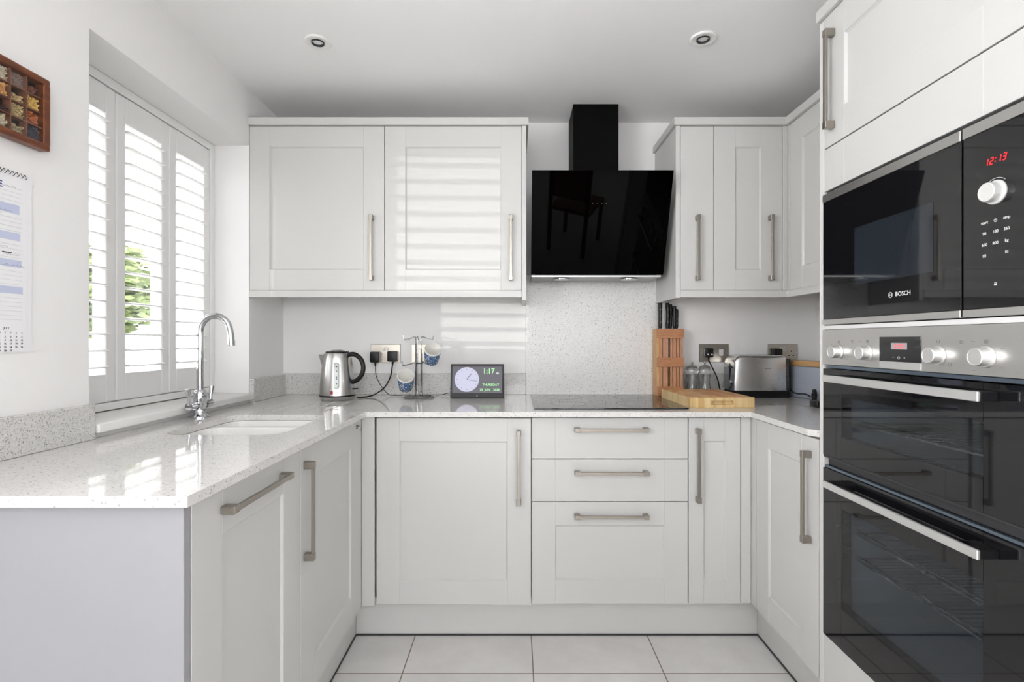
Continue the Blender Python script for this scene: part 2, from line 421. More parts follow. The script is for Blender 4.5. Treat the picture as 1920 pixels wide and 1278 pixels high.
def fbox(mb, P, u0, u1, v0, v1, z0, z1, bev=0):
    a, b = P(u0, v0, z0), P(u1, v1, z1)
    mb.box(min(a[0], b[0]), max(a[0], b[0]), min(a[1], b[1]), max(a[1], b[1]), z0, z1, bev=bev)
glazing('window_3', DX0, DX1, DZ0, DZ1, lambda u, v, z: (u, YF-v, z), [-0.18, 0.58])
glazing('door_1', PY0, PY1, 0, PZ1, lambda u, v, z: (XR+v, u, z), [-2.0])

def window(name, y0, y1, z0, z1, mull):
    mb = MB(); X0, X1 = XL-0.235, XL-0.185
    for (a, b, c, d) in ((y0+.001, y0+0.05, z0+.001, z1-.001), (y1-0.05, y1-.001, z0+.001, z1-.001), (y0+0.05, y1-0.05, z1-0.05, z1-.001), (y0+0.05, y1-0.05, z0+.001, z0+0.07)):
        mb.box(X0, X1, a, b, c, d, bev=0.003)
    for m_ in mull: mb.box(X0, X1, m_-0.02, m_+0.02, z0+0.07, z1-0.05, bev=0.003)
    o = struct(mb.build(name, 'upvc'))
    ys = [y0+0.05]+[v for m_ in mull for v in (m_-0.02, m_+0.02)]+[y1-0.05]
    for k in range(0, len(ys), 2):
        bx('glass_pane', 'window_glass', (XL-0.214, XL-0.208, ys[k]+.001, ys[k+1]-.001, z0+0.071, z1-0.051), o)
    return o
w1 = window('window_1', WY0, WY1, WZ0, WZ1, [1.70, 1.966])
w2 = window('window_2', SY0, SY1, SZ0, SZ1, [])
mb = MB().box(XL-0.184, -1.137, WY0+.001, WY1-.001, WZ0, 0.932, bev=0.006, seg=3)
struct(mb.build('window_sill', 'trim_white', w1, smooth=18))

def shutter(label, y0, y1, z0, z1, npan, pitch, fz0, fz1, wide):
    """frame plus hinged louvred panels filling y0..y1"""
    r = thing('window_shutter', label, 'shutter', (XL-0.14, (y0+y1)/2, z0))
    X0, X1 = XL-0.178, XL-0.152
    fr = 0.03
    mb = MB()
    for (a, b, c, d) in ((y0+.001, y0+fr, z0+.001, z1-.001), (y1-fr, y1-.001, z0+.001, z1-.001), (y0+fr, y1-fr, z1-fr, z1-.001), (y0+fr, y1-fr, z0+.001, z0+0.025)):
        mb.box(X0-0.003, X1+0.004, a, b, c, d, bev=0.002)
    mb.build('frame', 'shutter_white', r)
    W = (y1-y0-2*fr)/npan
    for k in range(npan):
        a, b = y0+fr+k*W+0.0015, y0+fr+(k+1)*W-0.0015
        c, d = z0+0.028, z1-fr-0.003
        st = 0.040
        mb = MB()
        mb.box(X0, X1, a, a+st, c, d, bev=0.003).box(X0, X1, b-st, b, c, d, bev=0.003)
        mb.box(X0, X1, a+st, b-st, fz1, d, bev=0.001).box(X0, X1, a+st, b-st, c, fz0, bev=0.001)
        p = mb.build('shutter_panel', 'shutter_white', r)
        n = int(round((fz1-fz0)/pitch)); pp = (fz1-fz0)/n
        for j in range(n):
            zc = fz0+(j+0.5)*pp; xc = (X0+X1)/2
            t = math.radians(wide)
            prof = []
            h, e = 0.030, 0.0045
            for (uu, vv) in ((-h, e*0.3), (-h*0.7, e*0.75), (-h*0.3, e), (h*0.3, e), (h*0.7, e*0.75), (h, e*0.3), (h, -e*0.3), (h*0.7, -e*0.75), (h*0.3, -e), (-h*0.3, -e), (-h*0.7, -e*0.75), (-h, -e*0.3)):
                prof.append((xc+uu*math.cos(t)+vv*math.sin(t), zc-uu*math.sin(t)+vv*math.cos(t)))
            MB().prism(prof, a+st+0.001, b-st-0.001, lambda q, s_, w_: (q, w_, s_)).build('louvre', 'shutter_white', p)
    return r
shutter('white plantation shutter of three louvred panels over the kitchen window', WY0, WY1, 0.934, WZ1, 3, 0.052, 1.05, 1.89, 4)
shutter('white louvred shutter on the window behind the camera', SY0, SY1, SZ0, SZ1, 1, 0.068, SZ0+0.06, SZ1-0.13, -20)

# ------------------------------------------------------------------ outside
struct(bx('ground', 'paving', (-30, 30, -30, 30, -0.4, -0.25), origin=(0, 0, -0.25)))
def bush(label, c, r, n, material, size=0.10, seed=1):
    rnd = random.Random(seed)
    root = thing('garden_bush', label, 'bush', (c[0], c[1], -0.25), 0, 'garden bushes outside the window')
    bm = MB()
    for k in range(n):
        d = Vector((rnd.gauss(0, 1), rnd.gauss(0, 1), rnd.gauss(0, 1))).normalized()
        rr = 0.72+0.28*rnd.random()
        rr *= 0.85+0.3*noise.noise(d*2.5+Vector((seed, 0, 0)))
        p = Vector((c[0]+d.x*r[0]*rr, c[1]+d.y*r[1]*rr, c[2]+d.z*r[2]*rr))
        M = Matrix.Translation(p) @ Matrix.Rotation(rnd.random()*6.28, 4, 'Z') @ Matrix.Rotation(rnd.random()*3.14, 4, 'X')
        s = size*(0.6+0.8*rnd.random())
        pts = [(-s, 0, 0), (-s*0.3, s*0.35, s*0.06), (s*0.5, s*0.3, s*0.05), (s, 0, 0), (s*0.5, -s*0.3, s*0.05), (-s*0.3, -s*0.35, s*0.06)]
        bm.bm.faces.new([bm.bm.verts.new(M @ Vector(q)) for q in pts])
    bm.build('foliage', material, root)
    MB().tube([(c[0], c[1], -0.25), (c[0]+0.05, c[1], c[2]*0.5), (c[0], c[1]+0.05, c[2])], [0.09, 0.07, 0.04], 8).build('stem', 'dark_wood', root)
bush('round green bush seen through the middle shutter panel', (-5.55, 6.2, 1.75), (1.15, 1.1, 0.75), 5200, 'leaf_green', 0.08, 3)
bush('paler green bush seen through the left shutter panel', (-7.2, 4.9, 1.7), (0.85, 0.9, 0.95), 3200, 'leaf_pale', 0.08, 5)
struct(bx('wall_garden', 'render_white', (-9.5, -2.6, 8.2, 8.4, -0.25, 0.95)))

# ------------------------------------------------------------------ worktop, upstands, splashback
def rrect(x0, x1, y0, y1, r, n=6):
    pts = []
    for (cx, cy, a0) in ((x1-r, y1-r, 0), (x0+r, y1-r, PI/2), (x0+r, y0+r, PI), (x1-r, y0+r, 1.5*PI)):
        for k in range(n+1):
            a = a0+k*PI/2/n; pts.append((cx+r*math.cos(a), cy+r*math.sin(a)))
    return pts
ZT0, ZT1 = 0.871, 0.891
outer = [(-1.162, 0.877), (-0.565, 0.877), (-0.565, 1.92), (0.885, 1.92), (0.885, 1.548), (0.905, 1.5195), (1.514, 1.5195), (1.514, 2.554), (-1.162, 2.554)]
SK = (-1.02, -0.675, 1.45, 1.845)
hole = rrect(*SK, 0.06)
grooves = []
for gx in (-0.99, -0.925, -0.858, -0.79, -0.725):
    grooves.append(rrect(gx-0.0045, gx+0.0045, 1.885, 2.235, 0.004, 2))
mb = MB().slab(outer, [hole], grooves, ZT0, ZT1)
wt = mb.build('worktop', 'quartz_top', smooth=30)
tag(wt, 'U-shaped pale speckled quartz worktop with a sink cut-out and drainer grooves', 'worktop')
bv = wt.modifiers.new('edge', 'BEVEL'); bv.width = 0.0016; bv.segments = 2; bv.limit_method = 'ANGLE'; bv.angle_limit = math.radians(60); bv.harden_normals = True
G = 'quartz upstands round the worktop'
def up(label, b): tag(bx('upstand', 'quartz_upstand', b, bev=0.0012), label, 'upstand', G)
up('speckled quartz upstand on the left wall, nearest the camera below the calendar', (XL+.001, XL+0.021, 0.878, 1.386, ZT1+.0005, 0.986))
up('speckled quartz upstand on the short left wall between window sill and corner', (XL+.001, XL+0.021, 2.2245, 2.533, ZT1+.0005, 0.993))
up('long speckled quartz upstand behind the kettle, mug tree and clock', (XL+.001, 0.0495, 2.534, YB-.001, ZT1+.0005, 0.997))
up('speckled quartz upstand behind the knife block and toaster', (0.7075, 1.492, 2.534, YB-.001, ZT1+.0005, 0.997))
up('speckled quartz upstand along the right wall behind the bread bin', (1.494, 1.514, 1.521, YB-.001, ZT1+.0005, 0.997))
tag(bx('splashback', 'quartz_splash', (0.0505, 0.7065, 2.534, YB-.001, ZT1+.0005, 1.486), bev=0.001), 'tall speckled quartz splashback panel between hob and extractor hood', 'splashback')

# sink
sk = thing('sink', 'white ceramic one and a half bowl sink set under the worktop', 'sink', (-0.85, 1.65, 0.69))
def bowl(mb, x0, x1, y0, y1, zt, zb, r):
    prof = [(0, zt), (0.004, zt-0.01), (0.012, (zt+zb)/2), (0.02, zb+0.02), (0.045, zb)]
    prev = None
    for (ins, z) in prof:
        l = [mb.bm.verts.new((a, b, z)) for a, b in rrect(x0+ins, x1-ins, y0+ins, y1-ins, max(0.01, r-ins*0.3))]
        if prev:
            n = len(l)
            for i in range(n): mb.bm.faces.new((prev[i], prev[(i+1) % n], l[(i+1) % n], l[i]))
        prev = l
    mb.bm.faces.new(prev)
mb = MB()
b1 = (SK[0]+0.004, SK[1]-0.004, SK[2]+0.004, 1.70); b2 = (SK[0]+0.004, SK[1]-0.004, 1.722, SK[3]-0.004)
o_ = [(SK[0]-0.03, SK[2]-0.03), (SK[1]+0.03, SK[2]-0.03), (SK[1]+0.03, SK[3]+0.025), (SK[0]-0.03, SK[3]+0.025)]
lp = [o_, rrect(*b1, 0.055), rrect(*b2, 0.05)]
fl = [p for l in lp for p in l]; vs = [mb.bm.verts.new((a, b, 0.8700)) for a, b in fl]
for t in tessellate_polygon([[Vector((a, b, 0)) for a, b in l] for l in lp]): mb.bm.faces.new([vs[i] for i in t])
bowl(mb, *b1, 0.8700, 0.69, 0.055); bowl(mb, *b2, 0.8700, 0.76, 0.05)
mb.build('bowl', 'ceramic_white', sk)
MB().cyl((-0.85, 1.575, 0.6905), (-0.85, 1.575, 0.694), 0.04, seg=24).build('strainer', 'chrome', sk)
MB().cyl((-0.85, 1.783, 0.7605), (-0.85, 1.783, 0.764), 0.03, seg=24).build('strainer', 'chrome', sk)

# mixer tap
tp = thing('mixer_tap', 'chrome swan-neck mixer tap with two lever handles behind the sink', 'tap', (-1.105, 1.785, ZT1))
tx, ty = -1.105, 1.785
TM = Matrix.Translation((tx, ty, ZT1+0.0004))
MB().lathe([(0, 0), (0.029, 0), (0.029, 0.004), (0.022, 0.009), (0.019, 0.014), (0.019, 0.045), (0.0215, 0.05), (0.0215, 0.085), (0.019, 0.092), (0.0135, 0.097), (0, 0.097)], TM, 36).build('body', 'chrome', tp)
sp = [(tx, ty, 0.98), (tx, ty, 1.18)]
R_ = 0.052
for k in range(0, 17):
    a = PI-k*(PI*0.93)/16; sp.append((tx+R_+R_*math.cos(a), ty, 1.19+R_*1.08*math.sin(a)))
ex = sp[-1]; sp += [(ex[0]+0.004, ty, ex[2]-0.02), (ex[0]+0.007, ty, ex[2]-0.058)]
s_ = MB().tube(sp, 0.0112, 20).build('spout', 'chrome', tp)
e1, e0 = Vector(sp[-1]), Vector(sp[-2]); dd = (e1-e0).normalized()
MB().cyl(e1-dd*0.018, e1+dd*0.003, 0.0124, seg=24, bev=0.001).build('aerator', 'chrome', s_)
for sgn in (-1, 1):
    y_a, y_b = ty+sgn*0.015, ty+sgn*0.062
    h = MB().cyl((tx, y_a, 0.933), (tx, y_b, 0.936), 0.0125, 0.0145, seg=24, bev=0.002).build('valve_arm', 'chrome', tp)
    MB().tube([(tx, y_b-sgn*0.004, 0.94), (tx, y_b-sgn*0.001, 0.965), (tx, y_b+sgn*0.006, 0.995)], [0.0075, 0.006, 0.0085], 14).build('lever', 'chrome', h)
    MB().lathe([(0.0128, 0), (0.0138, 0), (0.0138, 0.003), (0.0128, 0.003)], Matrix.Translation((tx, ty+sgn*0.026, 0.9335)) @ Matrix.Rotation(PI/2, 4, 'X'), 24).build('seal_ring', 'lens_ring', h)

# ------------------------------------------------------------------ cabinet doors and carcasses
def mapper(face, plane):
    """(u, v, z): u along the front, v depth into the cabinet"""
    if face == 'back': return lambda u, v, z: Vector((u, plane+v, z))
    if face == 'left': return lambda u, v, z: Vector((plane-v, u, z))
    return lambda u, v, z: Vector((plane+v, u, z))
def fbox(mb, P, u0, u1, v0, v1, z0, z1, bev=0):
    a, b = P(u0, v0, z0), P(u1, v1, z1)
    mb.box(min(a.x, b.x), max(a.x, b.x), min(a.y, b.y), max(a.y, b.y), z0, z1, bev=bev)
def shaker(name, P, u0, u1, z0, z1, parent, sl=0.09, sr=0.09, rt=0.09, rb=0.09, T=0.02, slab=False, lines=True, only_v=False):
    mb = MB(); bv = 0.0009
    rec = 0.008
    if slab:
        if only_v:
            fbox(mb, P, u0, u0+sl, 0, T, z0, z1, bv); fbox(mb, P, u1-sr, u1, 0, T, z0, z1, bv); fbox(mb, P, u0+sl, u1-sr, 0, T, z0, z1, bv)
        else: fbox(mb, P, u0, u1, 0, T, z0, z1, 0.0015)
        return mb.build(name, 'cabinet_paint', parent)
    fbox(mb, P, u0, u0+sl, 0, T, z0, z1, bv); fbox(mb, P, u1-sr, u1, 0, T, z0, z1, bv)
    fbox(mb, P, u0+sl, u1-sr, 0, T, z1-rt, z1, bv); fbox(mb, P, u0+sl, u1-sr, 0, T, z0, z0+rb, bv)
    fbox(mb, P, u0+sl-0.001, u1-sr+0.001, rec, T-0.001, z0+rb-0.001, z1-rt+0.001)
    # chamfered moulding round the sunk panel
    c = 0.005; a0, a1, b0, b1 = u0+sl-.0005, u1-sr+.0005, z0+rb-.0005, z1-rt+.0005
    for (q0, q1, q2, q3) in (((a0, b0), (a1, b0), (a1-c, b0+c), (a0+c, b0+c)), ((a1, b0), (a1, b1), (a1-c, b1-c), (a1-c, b0+c)), ((a1, b1), (a0, b1), (a0+c, b1-c), (a1-c, b1-c)), ((a0, b1), (a0, b0), (a0+c, b0+c), (a0+c, b1-c))):
        vs = [mb.bm.verts.new(P(q[0], dep, q[1])) for q, dep in ((q0, 0.0015), (q1, 0.0015), (q2, rec-0.0003), (q3, rec-0.0003))]
        mb.bm.faces.new(vs)
    return mb.build(name, 'cabinet_paint', parent)
def handle(P, u, z, parent, L=0.283, horiz=False, proj=0.029):
    """D handle: two square feet and a slimmer bar between them"""
    mb = MB(); W = 0.0165; F = 0.021; wb = 0.0115
    def bb(a0, a1, c0, c1, v0, v1, bev):
        if horiz: fbox(mb, P, a0+u, a1+u, v0, v1, c0+z, c1+z, bev)
        else: fbox(mb, P, c0+u, c1+u, v0, v1, a0+z, a1+z, bev)
    bb(-L/2, -L/2+F, -W/2, W/2, -proj, -0.0003, 0.0015); bb(L/2-F, L/2, -W/2, W/2, -proj, -0.0003, 0.0015)
    bb(-L/2+F*0.8, L/2-F*0.8, -wb/2, wb/2, -proj+0.0006, -proj+0.009, 0.001)
    return mb.build('handle', 'satin_nickel', parent)
def carcass(P, u0, u1, d0, d1, z0, z1, parent, top=True, front=False):
    mb = MB(); t = 0.018
    fbox(mb, P, u0, u0+t, d0, d1, z0, z1); fbox(mb, P, u1-t, u1, d0, d1, z0, z1)
    fbox(mb, P, u0+t, u1-t, d0, d1, z0, z0+t); fbox(mb, P, u0+t, u1-t, d1-0.008, d1, z0+t, z1)
    if top: fbox(mb, P, u0+t, u1-t, d0, d1-0.009, z1-t, z1)
    return mb.build('carcass', 'carcass_white', parent)
YD = 1.958; PB = mapper('back', YD)
XLD = -0.585; PL = mapper('left', XLD)
XRD = 0.905; PR = mapper('right', XRD)
YU = 2.223; PU = mapper('back', YU)
XUR = 1.186; PUR = mapper('right', XUR)
ZB, ZTp = 0.150, 0.863
def unit(name, label, P, u0, u1, z0, z1, dep, group, top=True, zc1=None):
    a = P((u0+u1)/2, 0, 0)
    r = thing(name, label, 'cabinet', (a.x, a.y, z0), 0, group)
    carcass(P, u0+0.0005, u1-0.0005, 0.0215, dep, z0, zc1 or z1, r, top)
    return r
GB = 'base cabinets under the worktop'; g_ = 0.0015
# back run
c = unit('base_cabinet', 'wide grey-white base cabinet with a single panelled door, left of the drawers', PB, -0.537, 0.060, ZB, ZTp, 0.57, GB, zc1=0.869)
d = shaker('door', PB, -0.535, 0.0585, ZB, ZTp, c); handle(PB, 0.012, 0.678, d)
# this door hangs a little ajar
hp = Vector((-0.535, YD+0.02, 0))
d_off = hp-world_loc(c); rot = Matrix.Translation(d_off) @ Matrix.Rotation(math.radians(-1.1), 4, 'Z') @ Matrix.Translation(-d_off)
d.data.transform(rot); d.children[0].data.transform(rot)
c = unit('drawer_cabinet', 'drawer cabinet of three fronts directly under the hob', PB, 0.0605, 0.6625, ZB, ZTp, 0.57, GB, zc1=0.869)
for (z0, z1, kind) in ((0.7065, ZTp, 0), (0.5425, 0.7035, 0), (ZB, 0.5395, 1)):
    if kind == 0: d = shaker('drawer', PB, 0.062, 0.661, z0, z1, c, slab=True, only_v=True)
    else: d = shaker('drawer', PB, 0.062, 0.661, z0, z1, c)
    hz = {0.7065: 0.8195, 0.5425: 0.6545, ZB: 0.489}[z0]
    handle(PB, 0.366, hz, d, horiz=True)
c = unit('base_cabinet', 'narrow base cabinet with a slim panelled door, right of the drawers', PB, 0.663, 0.8645, ZB, ZTp, 0.57, GB, zc1=0.869)
d = shaker('door', PB, 0.6645, 0.863, ZB, ZTp, c, sl=0.058, sr=0.058); handle(PB, 0.697, 0.683, d)
# left run
c = unit('base_cabinet', 'left-hand base cabinet nearest the camera, its handle set level', PL, 0.9185, 1.3845, ZB, ZTp, 0.555, GB, zc1=0.869)
d = shaker('door', PL, 0.920, 1.383, ZB, ZTp, c, sl=0.097, sr=0.098); handle(PL, 1.145, 0.822, d, L=0.272, horiz=True)
c = unit('base_cabinet', 'base cabinet under the sink with an upright handle', PL, 1.385, 1.9265, ZB, ZTp, 0.555, GB, top=False, zc1=0.869)
d = shaker('door', PL, 1.3865, 1.925, ZB, ZTp, c, sl=0.096, sr=0.112); handle(PL, 1.4125, 0.688, d, L=0.275)
MB().cyl((XLD, 1.875, 0.842), (XLD+0.006, 1.875, 0.842), 0.007, seg=16).tube([(XLD+0.004, 1.875, 0.842), (XLD+0.014, 1.873, 0.846), (XLD+0.018, 1.872, 0.838), (XLD+0.012, 1.872, 0.83)], 0.0016, 8).build('hook', 'satin_nickel', d)
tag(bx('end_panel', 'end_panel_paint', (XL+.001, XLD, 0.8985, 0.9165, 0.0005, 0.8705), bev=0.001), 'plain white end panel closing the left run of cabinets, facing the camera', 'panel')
# right run
c = unit('base_cabinet', 'base cabinet beside the oven tower with a tall panelled door', PR, 1.523, 1.922, ZB, ZTp, 0.58, GB, zc1=0.869)
d = shaker('door', PR, 1.5245, 1.918, ZB, ZTp, c); handle(PR, 1.5665, 0.680, d)
GP = 'corner posts between base cabinets'
def post(label, boxes):
    mb = MB()
    for b in boxes: mb.box(*b, bev=0.001)
    tag(mb.build('corner_post', 'cabinet_paint'), label, 'corner post', GP)
post('grey-white corner post filling the left inner corner', [(-0.5865, -0.5395, 1.942, 1.957, ZB-0.002, 0.870), (-0.6065, -0.588, 1.928, 1.957, ZB-0.002, 0.870)])
post('grey-white corner post filling the right inner corner', [(0.866, 0.9035, YD+.001, YD+0.019, ZB, 0.870), (0.905, 0.923, 1.9235, YD+0.019, ZB, 0.870)])
GK = 'plinth boards at the floor'
def plinth(label, b): tag(bx('plinth', 'cabinet_paint', b, bev=0.001), label, 'plinth', GK)
plinth('long plinth board under the back cabinets', (-0.6285, 0.9525, 2.009, 2.025, 0.001, 0.1485))
plinth('plinth board under the left cabinets', (-0.647, -0.6295, 0.9175, 2.025, 0.001, 0.1485))
plinth('plinth board under the right cabinet', (0.9535, 0.970, 1.5195, 2.025, 0.001, 0.1485))
tag(bx('seal_strip', 'gap_dark', (-0.628, 0.952, 2.0050, 2.0085, 0.0005, 0.006)), 'thin dark seal strip along the foot of the back plinth', 'seal strip', 'seal strips')
tag(bx('seal_strip', 'gap_dark', (-0.629, -0.6255, 0.918, 2.004, 0.0005, 0.006)), 'thin dark seal strip along the foot of the left plinth', 'seal strip', 'seal strips')
tag(bx('seal_strip', 'gap_dark', (0.9495, 0.953, 1.52, 2.004, 0.0005, 0.006)), 'thin dark seal strip along the foot of the right plinth', 'seal strip', 'seal strips')

# wall cabinets
ZU0, ZU1 = 1.379, 2.095
GU = 'wall cabinets'
c = unit('wall_cabinet', 'wall cabinet by the window, its panelled door handled on the right', PU, -1.1615, -0.5725, ZU0, ZU1, 0.330, GU)
d = shaker('door', PU, -1.160, -0.5735, ZU0, ZU1-0.001, c, sl=0.086); handle(PU, -0.626, 1.562, d)
c = unit('wall_cabinet', 'wall cabinet directly left of the extractor hood with a panelled door', PU, -0.572, 0.0265, ZU0, ZU1, 0.330, GU)
d = shaker('door', PU, -0.5705, 0.0255, ZU0, ZU1-0.001, c); handle(PU, -0.021, 1.562, d)
tag(bx('side_panel', 'cabinet_paint', (0.0275, 0.0460, YU-0.003, YB-.001, 1.334, ZU1), bev=0.001), 'thin side panel on the wall cabinet edge left of the hood', 'panel')
tag(bx('cornice', 'cabinet_paint', (XL+.001, 0.056, YU-0.014, YB-.001, ZU1+.001, 2.128), bev=0.0015), 'flat cornice board on top of the left pair of wall cabinets', 'cornice', 'cornices')
tag(bx('pelmet', 'cabinet_paint', (XL+.001, 0.0268, YU-0.006, YU+0.014, 1.348, ZU0-.001), bev=0.0015), 'light pelmet under the left pair of wall cabinets', 'pelmet', 'pelmets')
c = unit('wall_cabinet', 'narrow wall cabinet with a plain slab door right of the hood', PU, 0.7170, 0.8635, ZU0, ZU1, 0.330, GU)
d = shaker('door', PU, 0.7185, 0.8625, ZU0, ZU1-0.001, c, slab=True); handle(PU, 0.790, 1.562, d)
c = unit('wall_cabinet', 'wall cabinet with a slim panelled door, in the right back corner', PU, 0.864, 1.163, ZU0, ZU1, 0.330, GU)
d = shaker('door', PU, 0.865, 1.162, ZU0, ZU1-0.001, c, sl=0.093, sr=0.093); handle(PU, 1.108, 1.562, d)
tag(bx('side_panel', 'cabinet_paint', (0.6970, 0.7160, YU-0.003, YB-.001, 1.345, ZU1), bev=0.001), 'side panel of the narrow wall cabinet right of the hood', 'panel')
mb = MB().box(1.164, XUR-.001, YU-0.002, YU+0.016, ZU0, ZU1, bev=0.001).box(XUR-.0005, XUR+0.017, YU-0.016, YU+0.016, ZU0, ZU1, bev=0.001)
tag(mb.build('corner_post', 'cabinet_paint'), 'slim corner post between the right-hand wall cabinets', 'corner post')
c = unit('wall_cabinet', 'wall cabinet on the right wall beside the oven tower', PUR, 1.5195, 2.2055, ZU0, ZU1, 0.325, GU)
shaker('door', PUR, 1.521, 1.61, ZU0, ZU1-0.001, c, slab=True); shaker('door', PUR, 1.612, 2.204, ZU0, ZU1-0.001, c)
PX = lambda a, b, z: (a, b, z)
tag(MB().prism([(0.6865, YB-.001), (0.6865, YU-0.014), (XUR-0.014, YU-0.014), (XUR-0.014, 1.5195), (XR-.001, 1.5195), (XR-.001, YB-.001)], ZU1+.001, 2.128, PX, 0.0015).build('cornice', 'cabinet_paint'), 'L-shaped cornice board on top of the right-hand wall cabinets', 'cornice', 'cornices')
tag(MB().prism([(0.7165, YU-0.006), (XUR-0.006, YU-0.006), (XUR-0.006, 1.5195), (XUR+0.014, 1.5195), (XUR+0.014, YU+0.014), (0.7165, YU+0.014)], 1.348, ZU0-.001, PX, 0.0015).build('pelmet', 'cabinet_paint'), 'light pelmet bending round under the right-hand wall cabinets', 'pelmet', 'pelmets')

# ------------------------------------------------------------------ tall oven tower
TY0, TY1 = 0.897, 1.497
tw = thing('tall_cabinet', 'full-height oven tower cabinet on the right with a top door', 'cabinet', (1.2, 1.2, 0))
mb = MB()
mb.box(XRD, XR-.001, TY1+.0005, 1.5185, 0.0005, 2.10, bev=0.001)
mb.box(XRD+0.022, XR-.001, TY0-0.018, TY0-.001, 0.0005, 2.10)
mb.box(1.50, XR-.001, TY0-.001, TY1+.0005, 0.0005, 2.10)
mb.box(XRD+0.022, 1.50, TY0-.001, TY1+.0005, 2.085, 2.10).box(XRD+0.022, 1.50, TY0-.001, TY1+.0005, 1.60, 1.615)
mb.box(XRD+0.022, 1.50, TY0-.001, TY1+.0005, 1.1915, 1.2035).box(XRD+0.022, 1.50, TY0-.001, TY1+.0005, 0.285, 0.300)
mb.build('carcass', 'carcass_white', tw)
d = shaker('door', PR, TY0, TY1-.001, 1.720, 2.100, tw); handle(PR, 1.451, 1.903, d)
shaker('filler_panel', PR, TY0, TY1-.001, 1.594, 1.716, tw, slab=True, only_v=True)
shaker('drawer', PR, TY0, TY1-.001, 0.152, 0.300, tw, slab=True)
MB().box(0.9535, 0.970, TY0, TY1, 0.001, 0.1485).build('plinth_board', 'cabinet_paint', tw)
bx('trim_strip', 'trim_white', (XRD+0.002, XRD+0.02, TY0, TY1-.001, 1.1915, 1.2025), tw)
tag(bx('cornice', 'cabinet_paint', (XRD-0.012, XR-.001, 0.30, 1.5185, 2.1015, 2.134), bev=0.0015), 'cornice board on top of the oven tower', 'cornice', 'cornices')
t2 = unit('tall_cabinet', 'full-height cabinet beside the oven tower, just out of frame', PR, 0.30, 0.876, 0.152, 2.10, 0.59, None)
shaker('door', PR, 0.302, 0.874, 0.152, 2.10, t2)

# microwave
mw = thing('microwave', 'built-in black glass microwave with red clock digits in the tower', 'microwave', (1.1, 1.2, 1.2045))
XS = XRD-0.004   # appliance glass plane
bx('casing', 'matt_black', (XRD+0.022, 1.42, TY0+0.03, TY1-0.03, 1.206, 1.555), mw)
bx('gap_frame', 'gap_dark', (XRD+0.008, XRD+0.0215, TY0+.001, TY1-.002, 1.205, 1.5925), mw)
SPL = 1.029
def slabx(name, material, y0, y1, z0, z1, parent, x0=XS, x1=XRD+0.0075, bev=0.0008): return bx(name, material, (x0, x1, y0, y1, z0, z1), parent, bev=bev)
dr_ = thing_ = None
md = slabx('door', 'black_glass', SPL+0.0025, TY1-.002, 1.2205, 1.5615, mw)
slabx('trim_bar', 'brushed_steel_wide', SPL+0.0025, TY1-.002, 1.5620, 1.5835, md, x0=XS-0.002)
slabx('trim_bar', 'brushed_steel_wide', SPL+0.0025, TY1-.002, 1.2050, 1.2200, md, x0=XS-0.002)
bx('window', 'micro_window', (XS-0.0006, XS-0.0001, 1.10, 1.356, 1.307, 1.458), md)
mc = slabx('control_panel', 'black_glass', TY0+.001, SPL-0.0025, 1.2205, 1.5615, mw)
slabx('trim_bar', 'brushed_steel_wide', TY0+.001, SPL-0.0025, 1.5620, 1.5835, mc, x0=XS-0.002)
slabx('trim_bar', 'brushed_steel_wide', TY0+.001, SPL-0.0025, 1.2050, 1.2200, mc, x0=XS-0.002)
MB_x = XS-0.0006
md_l = text('lettering', 'BOSCH', 0.0145, (MB_x, 1.186, 1.2685), 'right', 'print_white', md, xs=1.0, bold=0.0002)
# round emblem left of the word: a ring round an armature mark
mb = MB(); M = Matrix.Translation((MB_x, 1.2255, 1.2685)) @ Matrix.Rotation(-PI/2, 4, 'Y')
mb.lathe([(0.0058, -0.0002), (0.0068, -0.0002), (0.0068, 0.0002), (0.0058, 0.0002), (0.0058, -0.0002)], M, 28)
mb.box(MB_x-.0002, MB_x+.0002, 1.2255-0.0038, 1.2255-0.0024, 1.2685-0.0036, 1.2685+0.0036)
mb.box(MB_x-.0002, MB_x+.0002, 1.2255+0.0024, 1.2255+0.0038, 1.2685-0.0036, 1.2685+0.0036)
mb.box(MB_x-.0002, MB_x+.0002, 1.2255-0.0024, 1.2255+0.0024, 1.2685-0.0008, 1.2685+0.0008)
mb.build('emblem', 'print_white', md)
SEG = {'0': 'abcdef', '1': 'bc', '2': 'abged', '3': 'abgcd', '4': 'fgbc', '5': 'afgcd', '6': 'afgedc', '7': 'abc', '8': 'abcdefg', '9': 'abcdfg'}
def digits(name, s, yc, zc, h, x, material, parent, slant=0.18, th=0.13):
    wd = h*0.52; adv = h*0.78; widths = [adv*0.45 if ch == ':' else adv for ch in s]; tot = sum(widths)
    mb = MB(); cur = -tot/2
    def q(u0, v0, u1, v1):
        pts = [(u0, v0), (u1, v0), (u1, v1), (u0, v1)]
        mb.prism([(cur_+a+b*slant, b) for a, b in pts], -0.0002, 0.0002, lambda u, v, w_: (x+w_, yc-u, zc+v))
    t = h*th
    for ch, wdt in zip(s, widths):
        cur_ = cur+(wdt-(wd if ch != ':' else t))/2
        H = h/2
        if ch == ':': q(0, h*0.16, t, h*0.16+t); q(0, -h*0.16-t, t, -h*0.16)
        else:
            R = {'a': (t*.6, H-t, wd-t*.6, H), 'g': (t*.6, -t/2, wd-t*.6, t/2), 'd': (t*.6, -H, wd-t*.6, -H+t), 'f': (0, t*.4, t, H-t*.6), 'b': (wd-t, t*.4, wd, H-t*.6), 'e': (0, -H+t*.6, t, -t*.4), 'c': (wd-t, -H+t*.6, wd, -t*.4)}
            for k in SEG[ch]: q(*R[k])
        cur += wdt
    return mb.build(name, material, parent)
digits('clock_digits', '12:13', 0.957, 1.4985, 0.0135, MB_x, 'led_red', mc)
